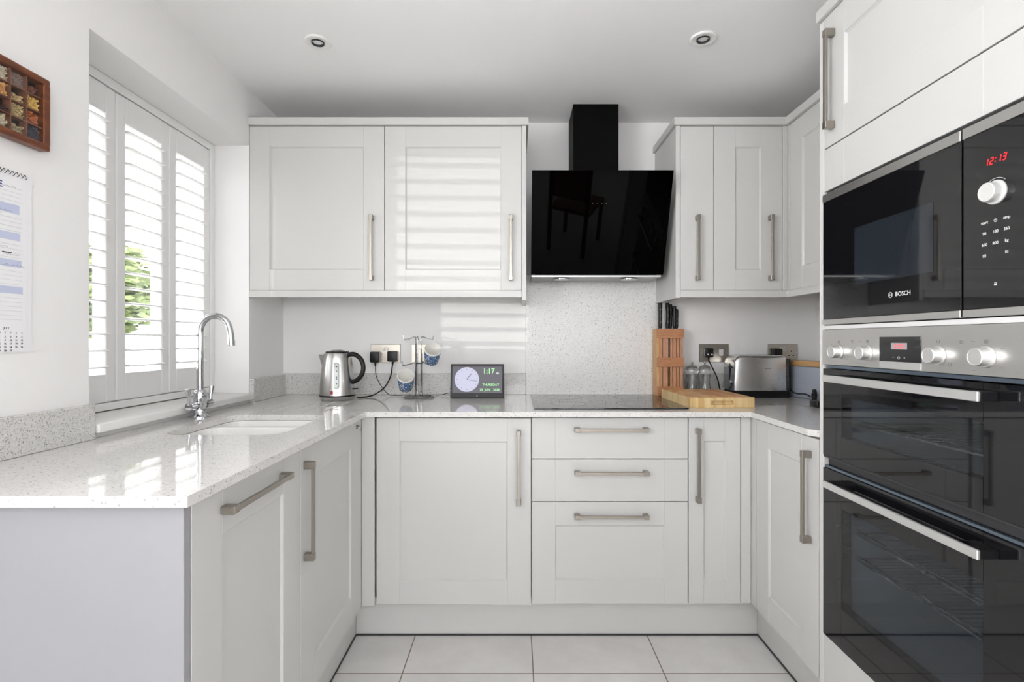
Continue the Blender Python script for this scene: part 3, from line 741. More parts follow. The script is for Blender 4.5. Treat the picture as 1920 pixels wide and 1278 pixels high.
def knob(y, z, x, rf, rt, d, material, parent, flange=0.004):
    M = Matrix.Translation((x, y, z)) @ Matrix.Rotation(-PI/2, 4, 'Y')
    k = MB().lathe([(0, 0), (rf, 0), (rf, flange*0.6), (rf-0.0012, flange), (rt+0.0005, flange), (rt, d-0.0012), (rt-0.0012, d), (rt*0.82, d), (rt*0.80, d-0.0006), (0, d-0.0006)], M, 44).build('knob', material, parent)
    return k
knob(0.9565, 1.437, XS-0.0001, 0.0225, 0.0175, 0.020, 'white_knob', mc)
mb = MB(); arc = [(MB_x, 0.9565-0.0265*math.cos(a), 1.437+0.0265*math.sin(a)) for a in [math.radians(v) for v in range(45, 150, 7)]]
mb.tube(arc, 0.0005, 6); mb.build('dial_mark', 'print_white', mc)
cols = (0.9795, 0.957, 0.935); rows = (1.3845, 1.3635, 1.342, 1.321)
for (ci, ri, s) in ((0, 0, 'start'), (2, 0, 'stop'), (0, 1, '90'), (1, 1, '180'), (2, 1, '360'), (0, 2, '600'), (1, 2, '800'), (2, 2, 'kg')):
    text('button_mark', s, 0.0078, (MB_x, cols[ci], rows[ri]+(0.0008 if ci == 2 else 0)), 'right', 'print_white', mc, bold=0.0001)
def marks(parent, boxes, x, material, name='button_mark'):
    mb = MB()
    for (y, z, wy, wz) in boxes: mb.box(x-.0002, x+.0002, y-wy/2, y+wy/2, z-wz/2, z+wz/2)
    return mb.build(name, material, parent)
mb = MB(); M = Matrix.Translation((MB_x, cols[1], rows[0])) @ Matrix.Rotation(-PI/2, 4, 'Y')
mb.lathe([(0.0026, -.0002), (0.0032, -.0002), (0.0032, .0002), (0.0026, .0002), (0.0026, -.0002)], M, 20).box(MB_x-.0002, MB_x+.0002, cols[1]-.0003, cols[1]+.0003, rows[0], rows[0]+.0022).box(MB_x-.0002, MB_x+.0002, cols[1]-.0018, cols[1], rows[0]-.0003, rows[0]+.0003)
mb.build('button_mark', 'print_white', mc)
marks(mc, [(cols[0], rows[3]+k, 0.0062, 0.0010) for k in (-0.0022, 0, 0.0022)]+[(cols[0]-0.003, rows[3], 0.0008, 0.0054), (cols[0]+0.003, rows[3], 0.0008, 0.0054)], MB_x, 'print_white')
marks(mc, [(cols[2]-0.0022, rows[3]+0.001, 0.001, 0.0052), (cols[2]+0.0022, rows[3]+0.001, 0.001, 0.0052), (cols[2], rows[3]-0.0015, 0.0052, 0.001), (cols[2], rows[3]+0.002, 0.001, 0.003)], MB_x, 'print_white')
marks(mc, [(0.957, 1.2640, 0.0048, 0.0036), (0.957-0.0016, 1.2668, 0.0007, 0.0022), (0.957+0.0016, 1.2668, 0.0007, 0.0022), (0.957, 1.2679, 0.0038, 0.0007)], MB_x, 'print_white', 'lock_mark')

# double oven
ov = thing('double_oven', 'built-in stainless and black glass double oven below the microwave', 'oven', (1.1, 1.2, 0.301))
bx('casing', 'matt_black', (1.36, 1.46, TY0+0.03, TY1-0.03, 0.31, 1.17), ov)
cp = slabx('control_panel', 'brushed_steel_wide', TY0+.001, TY1-.002, 1.0905, 1.1905, ov, x0=XS-0.002, x1=XRD+0.02)
XP = XS-0.0022
KN = [(1.418, 0.0200, 0.0172), (1.303, 0.0200, 0.0172), (1.0845, 0.0205, 0.0172), (0.974, 0.0210, 0.0175)]
for (y, rf, rt) in KN: knob(y, 1.1275, XP-0.0002, rf, rt, 0.024, 'knob_aluminium', cp)
ds = bx('display', 'black_glass', (XP-0.0012, XP-0.0001, 1.131, 1.259, 1.109, 1.168), cp, bev=0.0004)
bx('display_strip', 'knob_aluminium', (XP-0.0012, XP-0.0001, 1.131, 1.259, 1.0925, 1.1085), cp)
bx('digit_backing', 'led_backing', (XP-0.0016, XP-0.0013, 1.1695, 1.2195, 1.138, 1.1535), ds)
digits('clock_digits', '0:00', 1.194, 1.1457, 0.0115, XP-0.0019, 'led_pink', ds, slant=0.0, th=0.2)
marks(ds, [(1.212, 1.119, 0.005, 0.001), (1.177, 1.119, 0.004, 0.0035)], XP-0.0015, 'print_grey')
mb = MB().lathe([(0.0028, -.0002), (0.0035, -.0002), (0.0035, .0002), (0.0028, .0002), (0.0028, -.0002)], Matrix.Translation((XP-0.0015, 1.1945, 1.1185)) @ Matrix.Rotation(-PI/2, 4, 'Y'), 20); mb.build('button_mark', 'print_white', ds)
# printed cooking symbols around the knobs
def symbol(y, z, kind, parent=cp):
    s = 0.0065; t = 0.0007
    b = [(y, z+s/2, s, t), (y, z-s/2, s, t), (y-s/2, z, t, s), (y+s/2, z, t, s)]
    if kind == 1: b += [(y, z, s*0.7, t)]
    if kind == 2: b += [(y, z+s*0.25, s*0.7, t), (y, z-s*0.25, s*0.7, t)]
    if kind == 3: b += [(y, z, t, s)]
    if kind == 4: b = [(y+dx*0.0022, z, 0.0012, 0.0012) for dx in (-1.5, -0.5, 0.5, 1.5)]
    if kind == 5: b = [(y, z, 0.006, 0.0009)]
    marks(parent, b, XP-0.0003, 'print_grey', 'symbol')
for (y, z, k) in ((1.418, 1.1550, 1), (1.362, 1.1570, 2), (1.333, 1.1570, 4), (1.303, 1.1570, 3), (1.395, 1.1450, 5), (1.385, 1.1080, 5), (1.272, 1.1400, 5), (1.270, 1.1130, 5), (1.340, 1.1000, 5), (1.450, 1.1480, 5),
                 (1.0845, 1.1570, 1), (1.062, 1.1400, 5), (1.056, 1.1090, 1), (1.028, 1.1560, 2), (1.002, 1.1570, 4), (0.974, 1.1570, 3), (0.942, 1.1440, 5), (0.944, 1.1290, 5), (0.942, 1.1080, 4), (1.000, 1.1000, 5), (0.915, 1.1020, 5)):
    symbol(y, z, k)
slabx('vent_strip', 'blue_profile', TY0+.004, TY1-.012, 1.0800, 1.0895, ov, x0=XRD+0.001, x1=XRD+0.02)
def oven_door(z0, z1, wz0, wz1, hz):
    mb = MB(); y0, y1 = TY0+.001, TY1-.002; a, b = 0.983, 1.411
    x0, x1 = XS, XRD+0.024
    mb.box(x0, x1, y0, a, z0, z1, bev=0.0008).box(x0, x1, b, y1, z0, z1, bev=0.0008).box(x0, x1, a, b, z0, wz0).box(x0, x1, a, b, wz1, z1)
    d = mb.build('door', 'black_glass', ov)
    bx('door_pane', 'oven_pane', (x0, x0+0.003, a+.0002, b-.0002, wz0+.0002, wz1-.0002), d)
    mb = MB(); L0, L1 = 0.950, 1.432
    mb.box(0.8600, 0.8660, L0, L1, hz-0.0095, hz+0.0095, bev=0.0015)
    h = mb.build('handle', 'knob_aluminium', d)
    MB().box(0.8662, XS-.0003, L0+0.0005, L0+0.05, hz-0.0085, hz+0.0085, bev=0.001).box(0.8662, XS-.0003, L1-0.05, L1-0.0005, hz-0.0085, hz+0.0085, bev=0.001).box(0.8662, 0.880, L0+0.03, L1-0.03, hz-0.0085, hz+0.0085, bev=0.001).build('handle_mount', 'black_plastic', h)
    # oven cavity
    cx0, cx1 = XRD+0.03, 1.34; t = 0.006; ya, yb = a-0.02, b+0.02; za, zb = wz0-0.03, wz1+0.03
    mb = MB().box(cx0, cx1, ya-t, ya, za-t, zb+t).box(cx0, cx1, yb, yb+t, za-t, zb+t).box(cx0, cx1, ya, yb, za-t, za).box(cx0, cx1, ya, yb, zb, zb+t).box(cx1, cx1+t, ya-t, yb+t, za-t, zb+t)
    mb.build('cavity', 'oven_enamel', ov)
    return (ya, yb, za, zb)
ca = oven_door(0.8265, 1.0780, 0.891, 1.002, 1.054)
cb = oven_door(0.3030, 0.7895, 0.416, 0.693, 0.7585)
slabx('edge_profile', 'blue_profile', TY0+.001, TY1-.002, 0.7900, 0.7975, ov, x0=XRD+0.001, x1=XRD+0.02)
slabx('vent_strip', 'gap_dark', TY0+.001, TY1-.002, 0.7980, 0.8260, ov, x0=XRD+0.012, x1=XRD+0.02)
slabx('edge_profile', 'gap_dark', TY0+.001, TY1-.002, 0.8205, 0.8262, ov, x0=XS+0.001, x1=XRD+0.0118)
def rack(z, c, n=26):
    mb = MB(); ya, yb = c[0]+0.006, c[1]-0.006; x0, x1 = XRD+0.045, 1.32
    mb.tube([(x0, ya, z), (x1, ya, z), (x1, yb, z), (x0, yb, z)], 0.003, 6, closed=True)
    mb.tube([(x0, ya, z+0.012), (x0, yb, z+0.012)], 0.0022, 6)
    for k in range(n):
        y = ya+(yb-ya)*(k+0.5)/n; mb.tube([(x0, y, z), (x1, y, z)], 0.0012, 5)
    mb.build('rack', 'rack_wire', ov)
rack(0.925, ca); rack(0.55, cb); rack(0.62, cb, 14)

# ------------------------------------------------------------------ hob and hood
hb = thing('hob', 'flat black glass induction hob set on the back worktop', 'hob', (0.372, 2.25, ZT1))
bx('glass_top', 'black_glass', (0.072, 0.677, 1.992, 2.512, ZT1+.0006, ZT1+0.0052), hb, bev=0.0012, seg=2)
mb = MB()
for (x, y, r) in ((0.22, 2.38, 0.09), (0.53, 2.38, 0.075), (0.22, 2.13, 0.075), (0.53, 2.13, 0.105)):
    mb.lathe([(r, 0), (r+0.0012, 0), (r+0.0012, 0.0002), (r, 0.0002), (r, 0)], Matrix.Translation((x, y, ZT1+0.0053)), 48)
mb.build('zone_rings', 'print_grey', hb)

hd = thing('extractor_hood', 'angled black glass extractor hood on the wall above the hob', 'extractor hood', (0.37, 2.4, 1.45))
y_t, z_t, y_b, z_b = 2.156, 1.880, 2.313, 1.458
ln = math.hypot(y_b-y_t, z_t-z_b); ang = math.atan2(y_b-y_t, z_t-z_b)
# local frame: panel in XZ, front at y=0, rotated about X
M = Matrix.Translation((0, y_b, z_b)) @ Matrix.Rotation(ang, 4, 'X')
pn = MB().box(0.069, 0.669, 0, 0.008, 0, ln, bev=0.0012, seg=2).xf(M).build('glass_panel', 'hood_glass', hd, smooth=18)
mb = MB()
for k in (-1.5, -0.5, 0.5, 1.5): mb.lathe([(0, -0.0003), (0.0014, -0.0003), (0.0014, 0.0003), (0, 0.0003)], Matrix.Translation((0.362+k*0.0195, -0.0004, 0.315)) @ Matrix.Rotation(PI/2, 4, 'X'), 12)
mb.xf(M).build('touch_button', 'print_grey', pn)
# wedge body behind the panel
def hp_(t, dep): # point on panel back
    v_ = M @ Vector((0, dep, t)); return (v_.y, v_.z)
p0, p1 = hp_(0.02, 0.0085), hp_(ln-0.06, 0.0085)
poly = [p0, p1, (2.34, 1.845), (2.34, 1.60), (2.532, 1.52), (2.532, 1.4745), (2.335, 1.456)]
MB().prism(poly, 0.095, 0.645, lambda u, v, w_: (w_, u, v)).build('body', 'black_metal', hd)
MB().prism([(2.3205, 1.457), (2.3205, 1.449), (2.533, 1.449), (2.533, 1.457)], 0.072, 0.660, lambda u, v, w_: (w_, u, v)).build('underside', 'grey_hood_metal', hd)
bx('chimney', 'black_metal', (0.2655, 0.4740, 2.351, YB-.001, 1.612, ZC-0.001), hd, bev=0.001)
for x in (0.215, 0.525):
    l = MB().lathe([(0, 0), (0.040, 0), (0.040, 0.003), (0.033, 0.006), (0, 0.006)], Matrix.Translation((x, 2.37, 1.4425)), 32).build('lamp_disc', 'chrome', hd)

# ------------------------------------------------------------------ downlights
def downlight(x, y, label):
    r = thing('downlight', label, 'ceiling light', (x, y, ZC-0.008), 0, 'recessed ceiling lights')
    M = Matrix.Translation((x, y, ZC-0.0005)) @ Matrix.Rotation(PI, 4, 'X')
    MB().lathe([(0.0215, -0.0002), (0.0465, -0.0002), (0.0465, 0.003), (0.043, 0.006), (0.030, 0.006), (0.024, 0.004), (0.0215, 0.001)], M, 44).build('bezel', 'lamp_white', r)
    MB().lathe([(0.0190, 0.001), (0.0225, 0.001), (0.0225, 0.0075), (0.0205, 0.0075), (0.0190, 0.001)], M, 36).build('ring', 'lens_ring', r)
    MB().lathe([(0, 0.004), (0.010, 0.005), (0.0188, 0.001)], M, 32).build('lens', 'lamp_lens', r)
downlight(-0.723, 1.862, 'white round downlight in the ceiling on the window side')
downlight(0.677, 1.842, 'white round downlight in the ceiling on the oven side')

# ------------------------------------------------------------------ sockets, plugs, cables
GS = 'brushed steel wall sockets'
def socket(x0, x1, z0, z1, label, parts):
    r = thing('wall_socket', label, 'socket', ((x0+x1)/2, YB, (z0+z1)/2), 0, GS)
    y = YB-0.0005
    bx('plate_edge', 'gap_dark', (x0-0.0008, x1+0.0008, y-0.0022, y, z0-0.0008, z1+0.0008), r)
    bx('plate', 'satin_steel', (x0, x1, y-0.0045, y-0.0023, z0, z1), r, bev=0.0008)
    f = y-0.0048
    for kind, x, z in parts:
        if kind == 'switch':
            s = bx('switch', 'print_white', (x-0.0055, x+0.0055, f-0.0015, f, z-0.0085, z+0.0085), r, bev=0.0005)
            bx('rocker', 'satin_steel', (x-0.0035, x+0.0035, f-0.0035, f-0.0016, z-0.0058, z+0.0058), s, bev=0.0004)
        elif kind == 'holes':
            for (a, b, ww, hh) in ((x, z+0.012, 0.0052, 0.009), (x-0.011, z-0.010, 0.009, 0.0052), (x+0.011, z-0.010, 0.009, 0.0052)):
                s = bx('pin_hole', 'print_white', (a-ww/2-0.0018, a+ww/2+0.0018, f-0.0004, f, b-hh/2-0.0018, b+hh/2+0.0018), r)
                bx('slot', 'ink_black', (a-ww/2, a+ww/2, f-0.0008, f-0.0005, b-hh/2, b+hh/2), s)
        elif kind == 'fuse': bx('fuse_switch', 'print_white', (x-0.011, x+0.011, f-0.0025, f, z-0.016, z+0.016), r, bev=0.0008)
        elif kind == 'screw': MB().cyl((x, f, z), (x, f-0.0008, z), 0.0028, seg=14).build('screw', 'print_white', r)
    return r
brushed('satin_steel', (0.50, 0.465, 0.41), 0.30, (3, 3, 900), 0.03)
z0, z1 = 1.0495, 1.1405
socket(-0.7235, -0.5775, z0, z1, 'double wall socket with two black plugs above the kettle cable', [('switch', -0.6595, 1.118), ('switch', -0.6425, 1.118), ('screw', -0.7165, 1.095), ('screw', -0.5845, 1.095)])
socket(-0.5215, -0.4355, z0, z1, 'single wall socket behind the mug tree', [('screw', -0.5145, 1.095), ('screw', -0.4425, 1.095), ('switch', -0.479, 1.118)])
socket(0.9195, 1.0655, z0+0.004, z1+0.001, 'wall switch plate holding one black plug, left of the toaster', [('fuse', 1.0265, 1.1), ('switch', 0.990, 1.098), ('screw', 0.9265, 1.098), ('screw', 1.0585, 1.098)])
socket(1.2635, 1.4095, z0+0.003, z1, 'double wall socket half hidden behind the toaster', [('switch', 1.329, 1.119), ('switch', 1.3435, 1.119), ('holes', 1.377, 1.095), ('screw', 1.2705, 1.1), ('screw', 1.4025, 1.1)])
GQ = 'black mains plugs'
def plug(x, z, w_, h_, dep, label, cable, r_=0.0028, dots=False):
    yw = YB-0.0055
    r = thing('mains_plug', label, 'plug', (x, yw, z), 0, GQ)
    b = bx('plug_body', 'black_plastic', (x-w_/2, x+w_/2, yw-dep, yw, z-h_/2, z+h_/2), r, bev=0.006, seg=3)
    MB().cyl((x, yw-dep*0.5, z-h_/2+0.004), (x, yw-dep*0.5, z-h_/2-0.018), 0.0055, 0.0035, seg=14).build('strain_relief', 'black_plastic', r)
    if dots:
        MB().cyl((x-0.009, yw-dep, z-0.008), (x-0.009, yw-dep-0.0008, z-0.008), 0.0042, seg=18).cyl((x+0.010, yw-dep, z-0.008), (x+0.010, yw-dep-0.0008, z-0.008), 0.0042, seg=18).build('pin_mark', 'print_white', r)
    if cable: MB().tube(bez(cable, 60), r_, 8).build('cable', 'black_plastic', r)
    return r
Y5 = YB-0.0055
plug(-0.697, 1.0785, 0.046, 0.052, 0.04, 'square black plug on the left of the double socket', [(-0.697, Y5-0.02, 1.04), (-0.685, 2.50, 0.99), (-0.655, 2.48, 0.94), (-0.62, 2.47, 0.903), (-0.585, 2.46, 0.8955), (-0.53, 2.48, 0.8955), (-0.45, 2.49, 0.8955), (-0.37, 2.485, 0.8955), (-0.335, 2.475, 0.904), (-0.31, 2.45, 0.908), (-0.288, 2.415, 0.905)], 0.0017)
plug(-0.612, 1.0815, 0.048, 0.052, 0.032, 'rounded black plug on the right of the double socket, feeding the kettle', [(-0.612, Y5-0.016, 1.043), (-0.614, 2.50, 0.985), (-0.635, 2.47, 0.935), (-0.67, 2.44, 0.905), (-0.70, 2.41, 0.8955), (-0.722, 2.385, 0.8955), (-0.735, 2.37, 0.8960)], 0.0034)
plug(0.958, 1.0995, 0.040, 0.046, 0.034, 'black plug with two white dots left of the toaster', [(0.958, Y5-0.017, 1.063), (0.968, 2.50, 1.02), (0.985, 2.49, 0.975), (0.998, 2.50, 0.935), (1.010, 2.515, 0.908), (1.021, 2.52, 0.896)], 0.003, True)
plug(1.297, 1.097, 0.044, 0.046, 0.034, 'black plug just showing above the toaster', None)

# ------------------------------------------------------------------ kettle
KX, KY = -0.8165, 2.335
kt = thing('kettle', 'brushed steel electric kettle with black handle on its base', 'kettle', (KX, KY, ZT1))
K = Matrix.Translation((KX, KY, ZT1+0.0004))
MB().lathe([(0, 0), (0.070, 0), (0.0745, 0.005), (0.0770, 0.0155), (0.0, 0.0155)], K, 56).build('power_base', 'kettle_steel', kt)
MB().lathe([(0, 0.0157), (0.0785, 0.0157), (0.0785, 0.0225), (0, 0.0225)], K, 56).build('base_ring', 'black_plastic', kt)
bdk = MB().lathe([(0, 0.0227), (0.0775, 0.0227), (0.0765, 0.06), (0.0735, 0.10), (0.069, 0.145), (0.0635, 0.185), (0.0585, 0.2085), (0.0555, 0.212), (0, 0.212)], K, 72).build('body', 'kettle_steel', kt)
MB().lathe([(0, 0.2122), (0.052, 0.2122), (0.050, 0.219), (0, 0.219)], K, 48).build('lid_rim', 'black_plastic', kt)
MB().lathe([(0, 0.2192), (0.034, 0.2192), (0.030, 0.2245), (0.012, 0.228), (0, 0.2285)], K, 40).build('lid', 'kettle_steel', kt)
# spout: V-shaped lip on the left
mb = MB(); sv = []
for (a, z) in ((0.0, 0.135), (0.35, 0.165), (0.62, 0.1995)):
    pass
tip = Vector((KX-0.083, KY-0.010, ZT1+0.205))
def kp(ang, z, r): return Vector((KX+r*math.cos(ang), KY+r*math.sin(ang), ZT1+z))
A0 = PI+0.12
low = kp(A0, 0.150, 0.0675)
left = kp(A0-0.62, 0.2055, 0.0585); right = kp(A0+0.62, 0.2055, 0.0585); ins = kp(A0, 0.200, 0.058)
v = [mb.bm.verts.new(p) for p in (low, left, right, tip, ins)]
mb.bm.faces.new((v[0], v[1], v[3])); mb.bm.faces.new((v[0], v[3], v[2])); mb.bm.faces.new((v[1], v[4], v[3])); mb.bm.faces.new((v[4], v[2], v[3]))
mb.build('spout', 'kettle_steel', kt, smooth=20)
hpts = bez([(KX+0.052, KY-0.012, ZT1+0.204), (KX+0.083, KY-0.016, ZT1+0.206), (KX+0.112, KY-0.018, ZT1+0.185), (KX+0.124, KY-0.019, ZT1+0.150), (KX+0.117, KY-0.018, ZT1+0.115), (KX+0.098, KY-0.016, ZT1+0.092), (KX+0.074, KY-0.012, ZT1+0.080)], 40)
MB().tube(hpts, [0.0105]*len(hpts), 14).build('handle', 'black_plastic', kt)
gd = Vector((0.29, -1, 0)).normalized()
# water gauge: rounded strip on the body front, facing gd
def on_body(u, z, lift):
    prof = [(0.0227, 0.0775), (0.06, 0.0765), (0.10, 0.0735), (0.145, 0.069), (0.185, 0.0635), (0.2085, 0.0585)]
    for (za, ra), (zb_, rb_) in zip(prof[:-1], prof[1:]):
        if za <= z <= zb_: r = ra+(rb_-ra)*(z-za)/(zb_-za)
    a = math.atan2(gd.y, gd.x)+u/r
    return Vector((KX+(r+lift)*math.cos(a), KY+(r+lift)*math.sin(a), ZT1+z))
def patch(name, material, u0, u1, za, zb_, lift, parent, rnd=True):
    mb = MB(); n = 26; rows_ = []
    for k in range(n+1):
        z = za+(zb_-za)*k/n; hw = (u1-u0)/2; uc = (u0+u1)/2
        e = min(z-za, zb_-z)
        if rnd: h_ = hw if e >= hw else math.sqrt(max(0, hw*hw-(hw-e)**2))
        else: h_ = hw
        h_ = max(h_, 0.0003)
        rows_.append([mb.bm.verts.new(on_body(uc-h_+2*h_*j/4, z, lift)) for j in range(5)])
    for a, b in zip(rows_[:-1], rows_[1:]):
        for j in range(4): mb.bm.faces.new((a[j], a[j+1], b[j+1], b[j]))
    return mb.build(name, material, parent)
patch('gauge_rim', 'black_plastic', -0.0115, 0.0115, 0.053, 0.171, 0.0006, bdk)
gw = patch('water_gauge', 'gauge', -0.0095, 0.0095, 0.055, 0.169, 0.0012, bdk)
for z in (0.075, 0.097, 0.105, 0.131, 0.150):
    patch('gauge_mark', 'ink_black', -0.0025, 0.0025, z, z+0.004, 0.0018, gw, False)
patch('badge', 'badge_red', -0.0275, -0.0155, 0.030, 0.046, 0.0009, bdk)
patch('badge_mark', 'print_grey', -0.010, 0.006, 0.034, 0.039, 0.0009, bdk, False)
MB().box(KX+0.072, KX+0.096, KY-0.006, KY+0.006, ZT1+0.046, ZT1+0.052, bev=0.002).build('switch_lever', 'black_plastic', kt)

# ------------------------------------------------------------------ mug tree and mugs
TXm, TYm = -0.455, 2.40
mt = thing('mug_tree', 'chrome wire mug tree standing by the wall', 'mug tree', (TXm, TYm, ZT1))
mb = MB(); zb = ZT1+0.004
for rr, zz in ((0.070, 0), (0.062, 0.001)):
    mb.tube([(TXm+rr*math.cos(a), TYm+rr*0.95*math.sin(a), zb+zz) for a in [2*PI*k/40 for k in range(40)]], 0.0028, 8, closed=True)
mb.build('base', 'wire_chrome', mt)
def arm(ox, oy, hx, hy, zt):
    base_a = math.atan2(oy, ox)
    pts = [(TXm+0.066*math.cos(base_a), TYm+0.062*math.sin(base_a), zb+0.002), (TXm+ox*1.6, TYm+oy*1.6, zb+0.006), (TXm+ox, TYm+oy, zb+0.02)]
    pts += [(TXm+ox, TYm+oy, z) for z in (0.95, 1.0, 1.05, 1.10, zt-0.012)]
    pts += [(TXm+ox*1.1, TYm+oy*1.1, zt-0.002), (TXm+ox+hx*0.1, TYm+oy+hy*0.1, zt), (TXm+hx*0.6, TYm+hy*0.6, zt-0.008), (TXm+hx*0.95, TYm+hy*0.95, zt-0.013), (TXm+hx, TYm+hy, zt-0.008), (TXm+hx*1.03, TYm+hy*1.03, zt+0.006)]
    MB().tube(bez(pts, 90), 0.0028, 8).build('arm', 'wire_chrome', mt)
arm(-0.014, -0.004, -0.070, -0.012, 1.178); arm(0.012, -0.010, 0.072, -0.045, 1.178)
arm(-0.006, -0.014, -0.066, -0.055, 1.058); arm(0.010, 0.010, 0.04, 0.058, 1.06); arm(-0.010, 0.012, -0.02, 0.068, 1.176)
MB().tube([(TXm+0.018*math.cos(a), TYm+0.018*math.sin(a), 1.052) for a in [2*PI*k/20 for k in range(20)]], 0.0018, 6, closed=True).build('binding_ring', 'wire_chrome', mt)
def mug(label, mouth, axis, hang):
    """axis: from bottom to mouth; hang: towards the handle"""
    ax = Vector(axis).normalized(); H = 0.092; o = Vector(mouth)-ax*H
    up_ = Vector(hang); up_ = (up_-ax*up_.dot(ax)).normalized(); sx = up_.cross(ax)*-1
    M = Matrix((up_.to_4d(), (ax.cross(up_)).to_4d(), ax.to_4d(), Vector((0, 0, 0, 1)))).transposed(); M[3][0] = M[3][1] = M[3][2] = 0; M[0][3], M[1][3], M[2][3], M[3][3] = 0, 0, 0, 1
    r = thing('mug', label, 'mug', tuple(o), 0, 'blue and white mugs on the tree')
    r.rotation_euler = M.to_euler()
    MB().lathe([(0, 0), (0.026, 0), (0.030, 0.004), (0.034, 0.03), (0.037, 0.082), (0.0355, 0.083), (0.0352, 0.0828)], Matrix.Diagonal((1.05, 1.05, 1.12, 1)), 48).build('body', 'mug_pattern', r, local=True)
    MB().lathe([(0.0352, 0.0828), (0.0345, 0.081), (0.0315, 0.03), (0.027, 0.006), (0, 0.005)], Matrix.Diagonal((1.05, 1.05, 1.12, 1)), 48).build('interior', 'mug_white', r, local=True)
    hp = bez([(0.0350, 0, 0.068), (0.050, 0, 0.070), (0.060, 0, 0.055), (0.058, 0, 0.036), (0.046, 0, 0.022), (0.0325, 0, 0.020)], 24)
    MB().tube(hp, 0.0042, 10).build('handle', 'mug_white', r, local=True)
mug('blue and white patterned mug hanging high on the right of the mug tree', (-0.378, 2.330, 1.122), (0.20, -0.72, 0.62), (0.15, 0.2, 1))
mug('blue and white patterned mug hanging low on the left of the mug tree', (-0.497, 2.305, 1.003), (0.16, -0.72, 0.66), (-0.05, 0.25, 1))

# ------------------------------------------------------------------ digital clock
ck = thing('digital_clock', 'black-framed digital calendar clock showing 1:17 on the worktop', 'clock', (-0.180, 2.385, ZT1))
def tilt(): return Matrix.Translation((-0.180, 2.372, ZT1+0.0006)) @ Matrix.Rotation(math.radians(-7), 4, 'X')
fr = MB().box(-0.125, 0.125, 0, 0.016, 0, 0.160, bev=0.003, seg=2).xf(tilt()).build('frame', 'matt_black', ck, smooth=18)
sc_ = MB().box(-0.1155, 0.1155, -0.0004, 0.0, 0.025, 0.148).xf(tilt()).build('screen', 'screen_dark', ck)
def flat_on_clock(name, material, fn, dy):
    mb = MB(); fn(mb); return mb.xf(tilt() @ Matrix.Translation((0, dy, 0))).build(name, material, sc_)
FX, FZ, FR = -0.0485, 0.0875, 0.057
fc = flat_on_clock('clock_face', 'screen_face', lambda m_: m_.lathe([(0, 0), (FR, 0), (FR, 0.0002), (0, 0.0002)], Matrix.Translation((FX, 0, FZ)) @ Matrix.Rotation(PI/2, 4, 'X'), 56), -0.0005)
def ticks(m_):
    for k in range(12):
        a = 2*PI*k/12; cx, cz = FX+0.047*math.sin(a), FZ+0.047*math.cos(a)
        m_.box(cx-0.0022, cx+0.0022, 0, 0.0001, cz-0.0026, cz+0.0026)
flat_on_clock('hour_mark', 'screen_grey', ticks, -0.0010)
def hand(a, L, wd):
    def f(m_):
        d = Vector((math.sin(a), math.cos(a))); n = Vector((d.y, -d.x))*wd/2
        m_.prism([(FX-n.x, FZ-n.y), (FX+n.x, FZ+n.y), (FX+d.x*L+n.x, FZ+d.y*L+n.y), (FX+d.x*L-n.x, FZ+d.y*L-n.y)], 0, 0.0001, lambda u, v_, w_: (u, w_, v_))
    return f
flat_on_clock('clock_hand', 'screen_ink', hand(math.radians(38), 0.034, 0.003), -0.0013)
flat_on_clock('clock_hand', 'screen_ink', hand(math.radians(100), 0.050, 0.0018), -0.0013)
def ctext(s, size, x, z, material, xs=1.0, bold=0.0):
    o = text('lettering', s, size, (0, 0, 0), 'back', material, None, xs=xs, ext=0.0001, bold=bold)
    Mw = tilt() @ Matrix.Translation((x, -0.0008, z)); o.data.transform(Matrix.Translation(-world_loc(sc_)) @ Mw); o.parent = sc_
ctext('1:17', 0.034, 0.0535, 0.1255, 'screen_green', 0.95, 0.0006); ctext('PM', 0.0105, 0.094, 0.1155, 'screen_pale', 1.0, 0.0002)
ctext('THURSDAY', 0.0150, 0.063, 0.0625, 'screen_green', 1.02, 0.0003); ctext('25  JUN   2026', 0.0155, 0.058, 0.0390, 'screen_green', 0.98, 0.0003)
MB().lathe([(0, 0), (0.0022, 0), (0.0022, 0.0004), (0, 0.0004)], tilt() @ Matrix.Translation((0, -0.0005, 0.011)) @ Matrix.Rotation(PI/2, 4, 'X'), 14).build('power_light', 'print_white', ck)
MB().box(-0.03, 0.03, 0.017, 0.019, 0.0, 0.09).xf(Matrix.Translation((-0.18, 2.385, ZT1+0.0006)) @ Matrix.Rotation(math.radians(-14), 4, 'X')).build('stand', 'matt_black', ck)

# ------------------------------------------------------------------ knife block and knives
kb = thing('knife_block', 'tall slatted orange-brown wooden knife block beside the hob', 'knife block', (0.743, 2.49, ZT1))
X_ = lambda px: (px-967)/956*2.455
zbk = ZT1+0.001
MB().box(0.6785, 0.6920, 2.456, 2.528, zbk, 1.2165, bev=0.001).box(0.7955, 0.8075, 2.470, 2.528, zbk, 1.2165, bev=0.001).build('side_board', 'block_side', kb)
for (za, zb_) in ((1.1715, 1.2165), (1.033, 1.078), (0.896, 0.9395)):
    bx('rail', 'block_rail', (0.6785, 0.8075, 2.455-0.0065, 2.4555, za, zb_), kb, bev=0.0012)
bx('back_board', 'block_side', (0.6925, 0.7950, 2.519, 2.528, zbk, 1.2165), kb)
for (a, b) in ((1230.3, 1235.0), (1236.2, 1242), (1243, 1252.3), (1257, 1261), (1262, 1268.3), (1269.6, 1274.2), (1275.4, 1280.4)):
    xa, xb = X_(a), X_(b)
    if xa < 0.6925: xa = 0.6925
    if xb > 0.795: xb = 0.795 if xa < 0.79 else xb
    if xb-xa < 0.002: continue
    bx('slat', 'block_slat', (xa, xb, 2.456, 2.4655, zbk+0.002, 1.2150), kb, bev=0.0006)
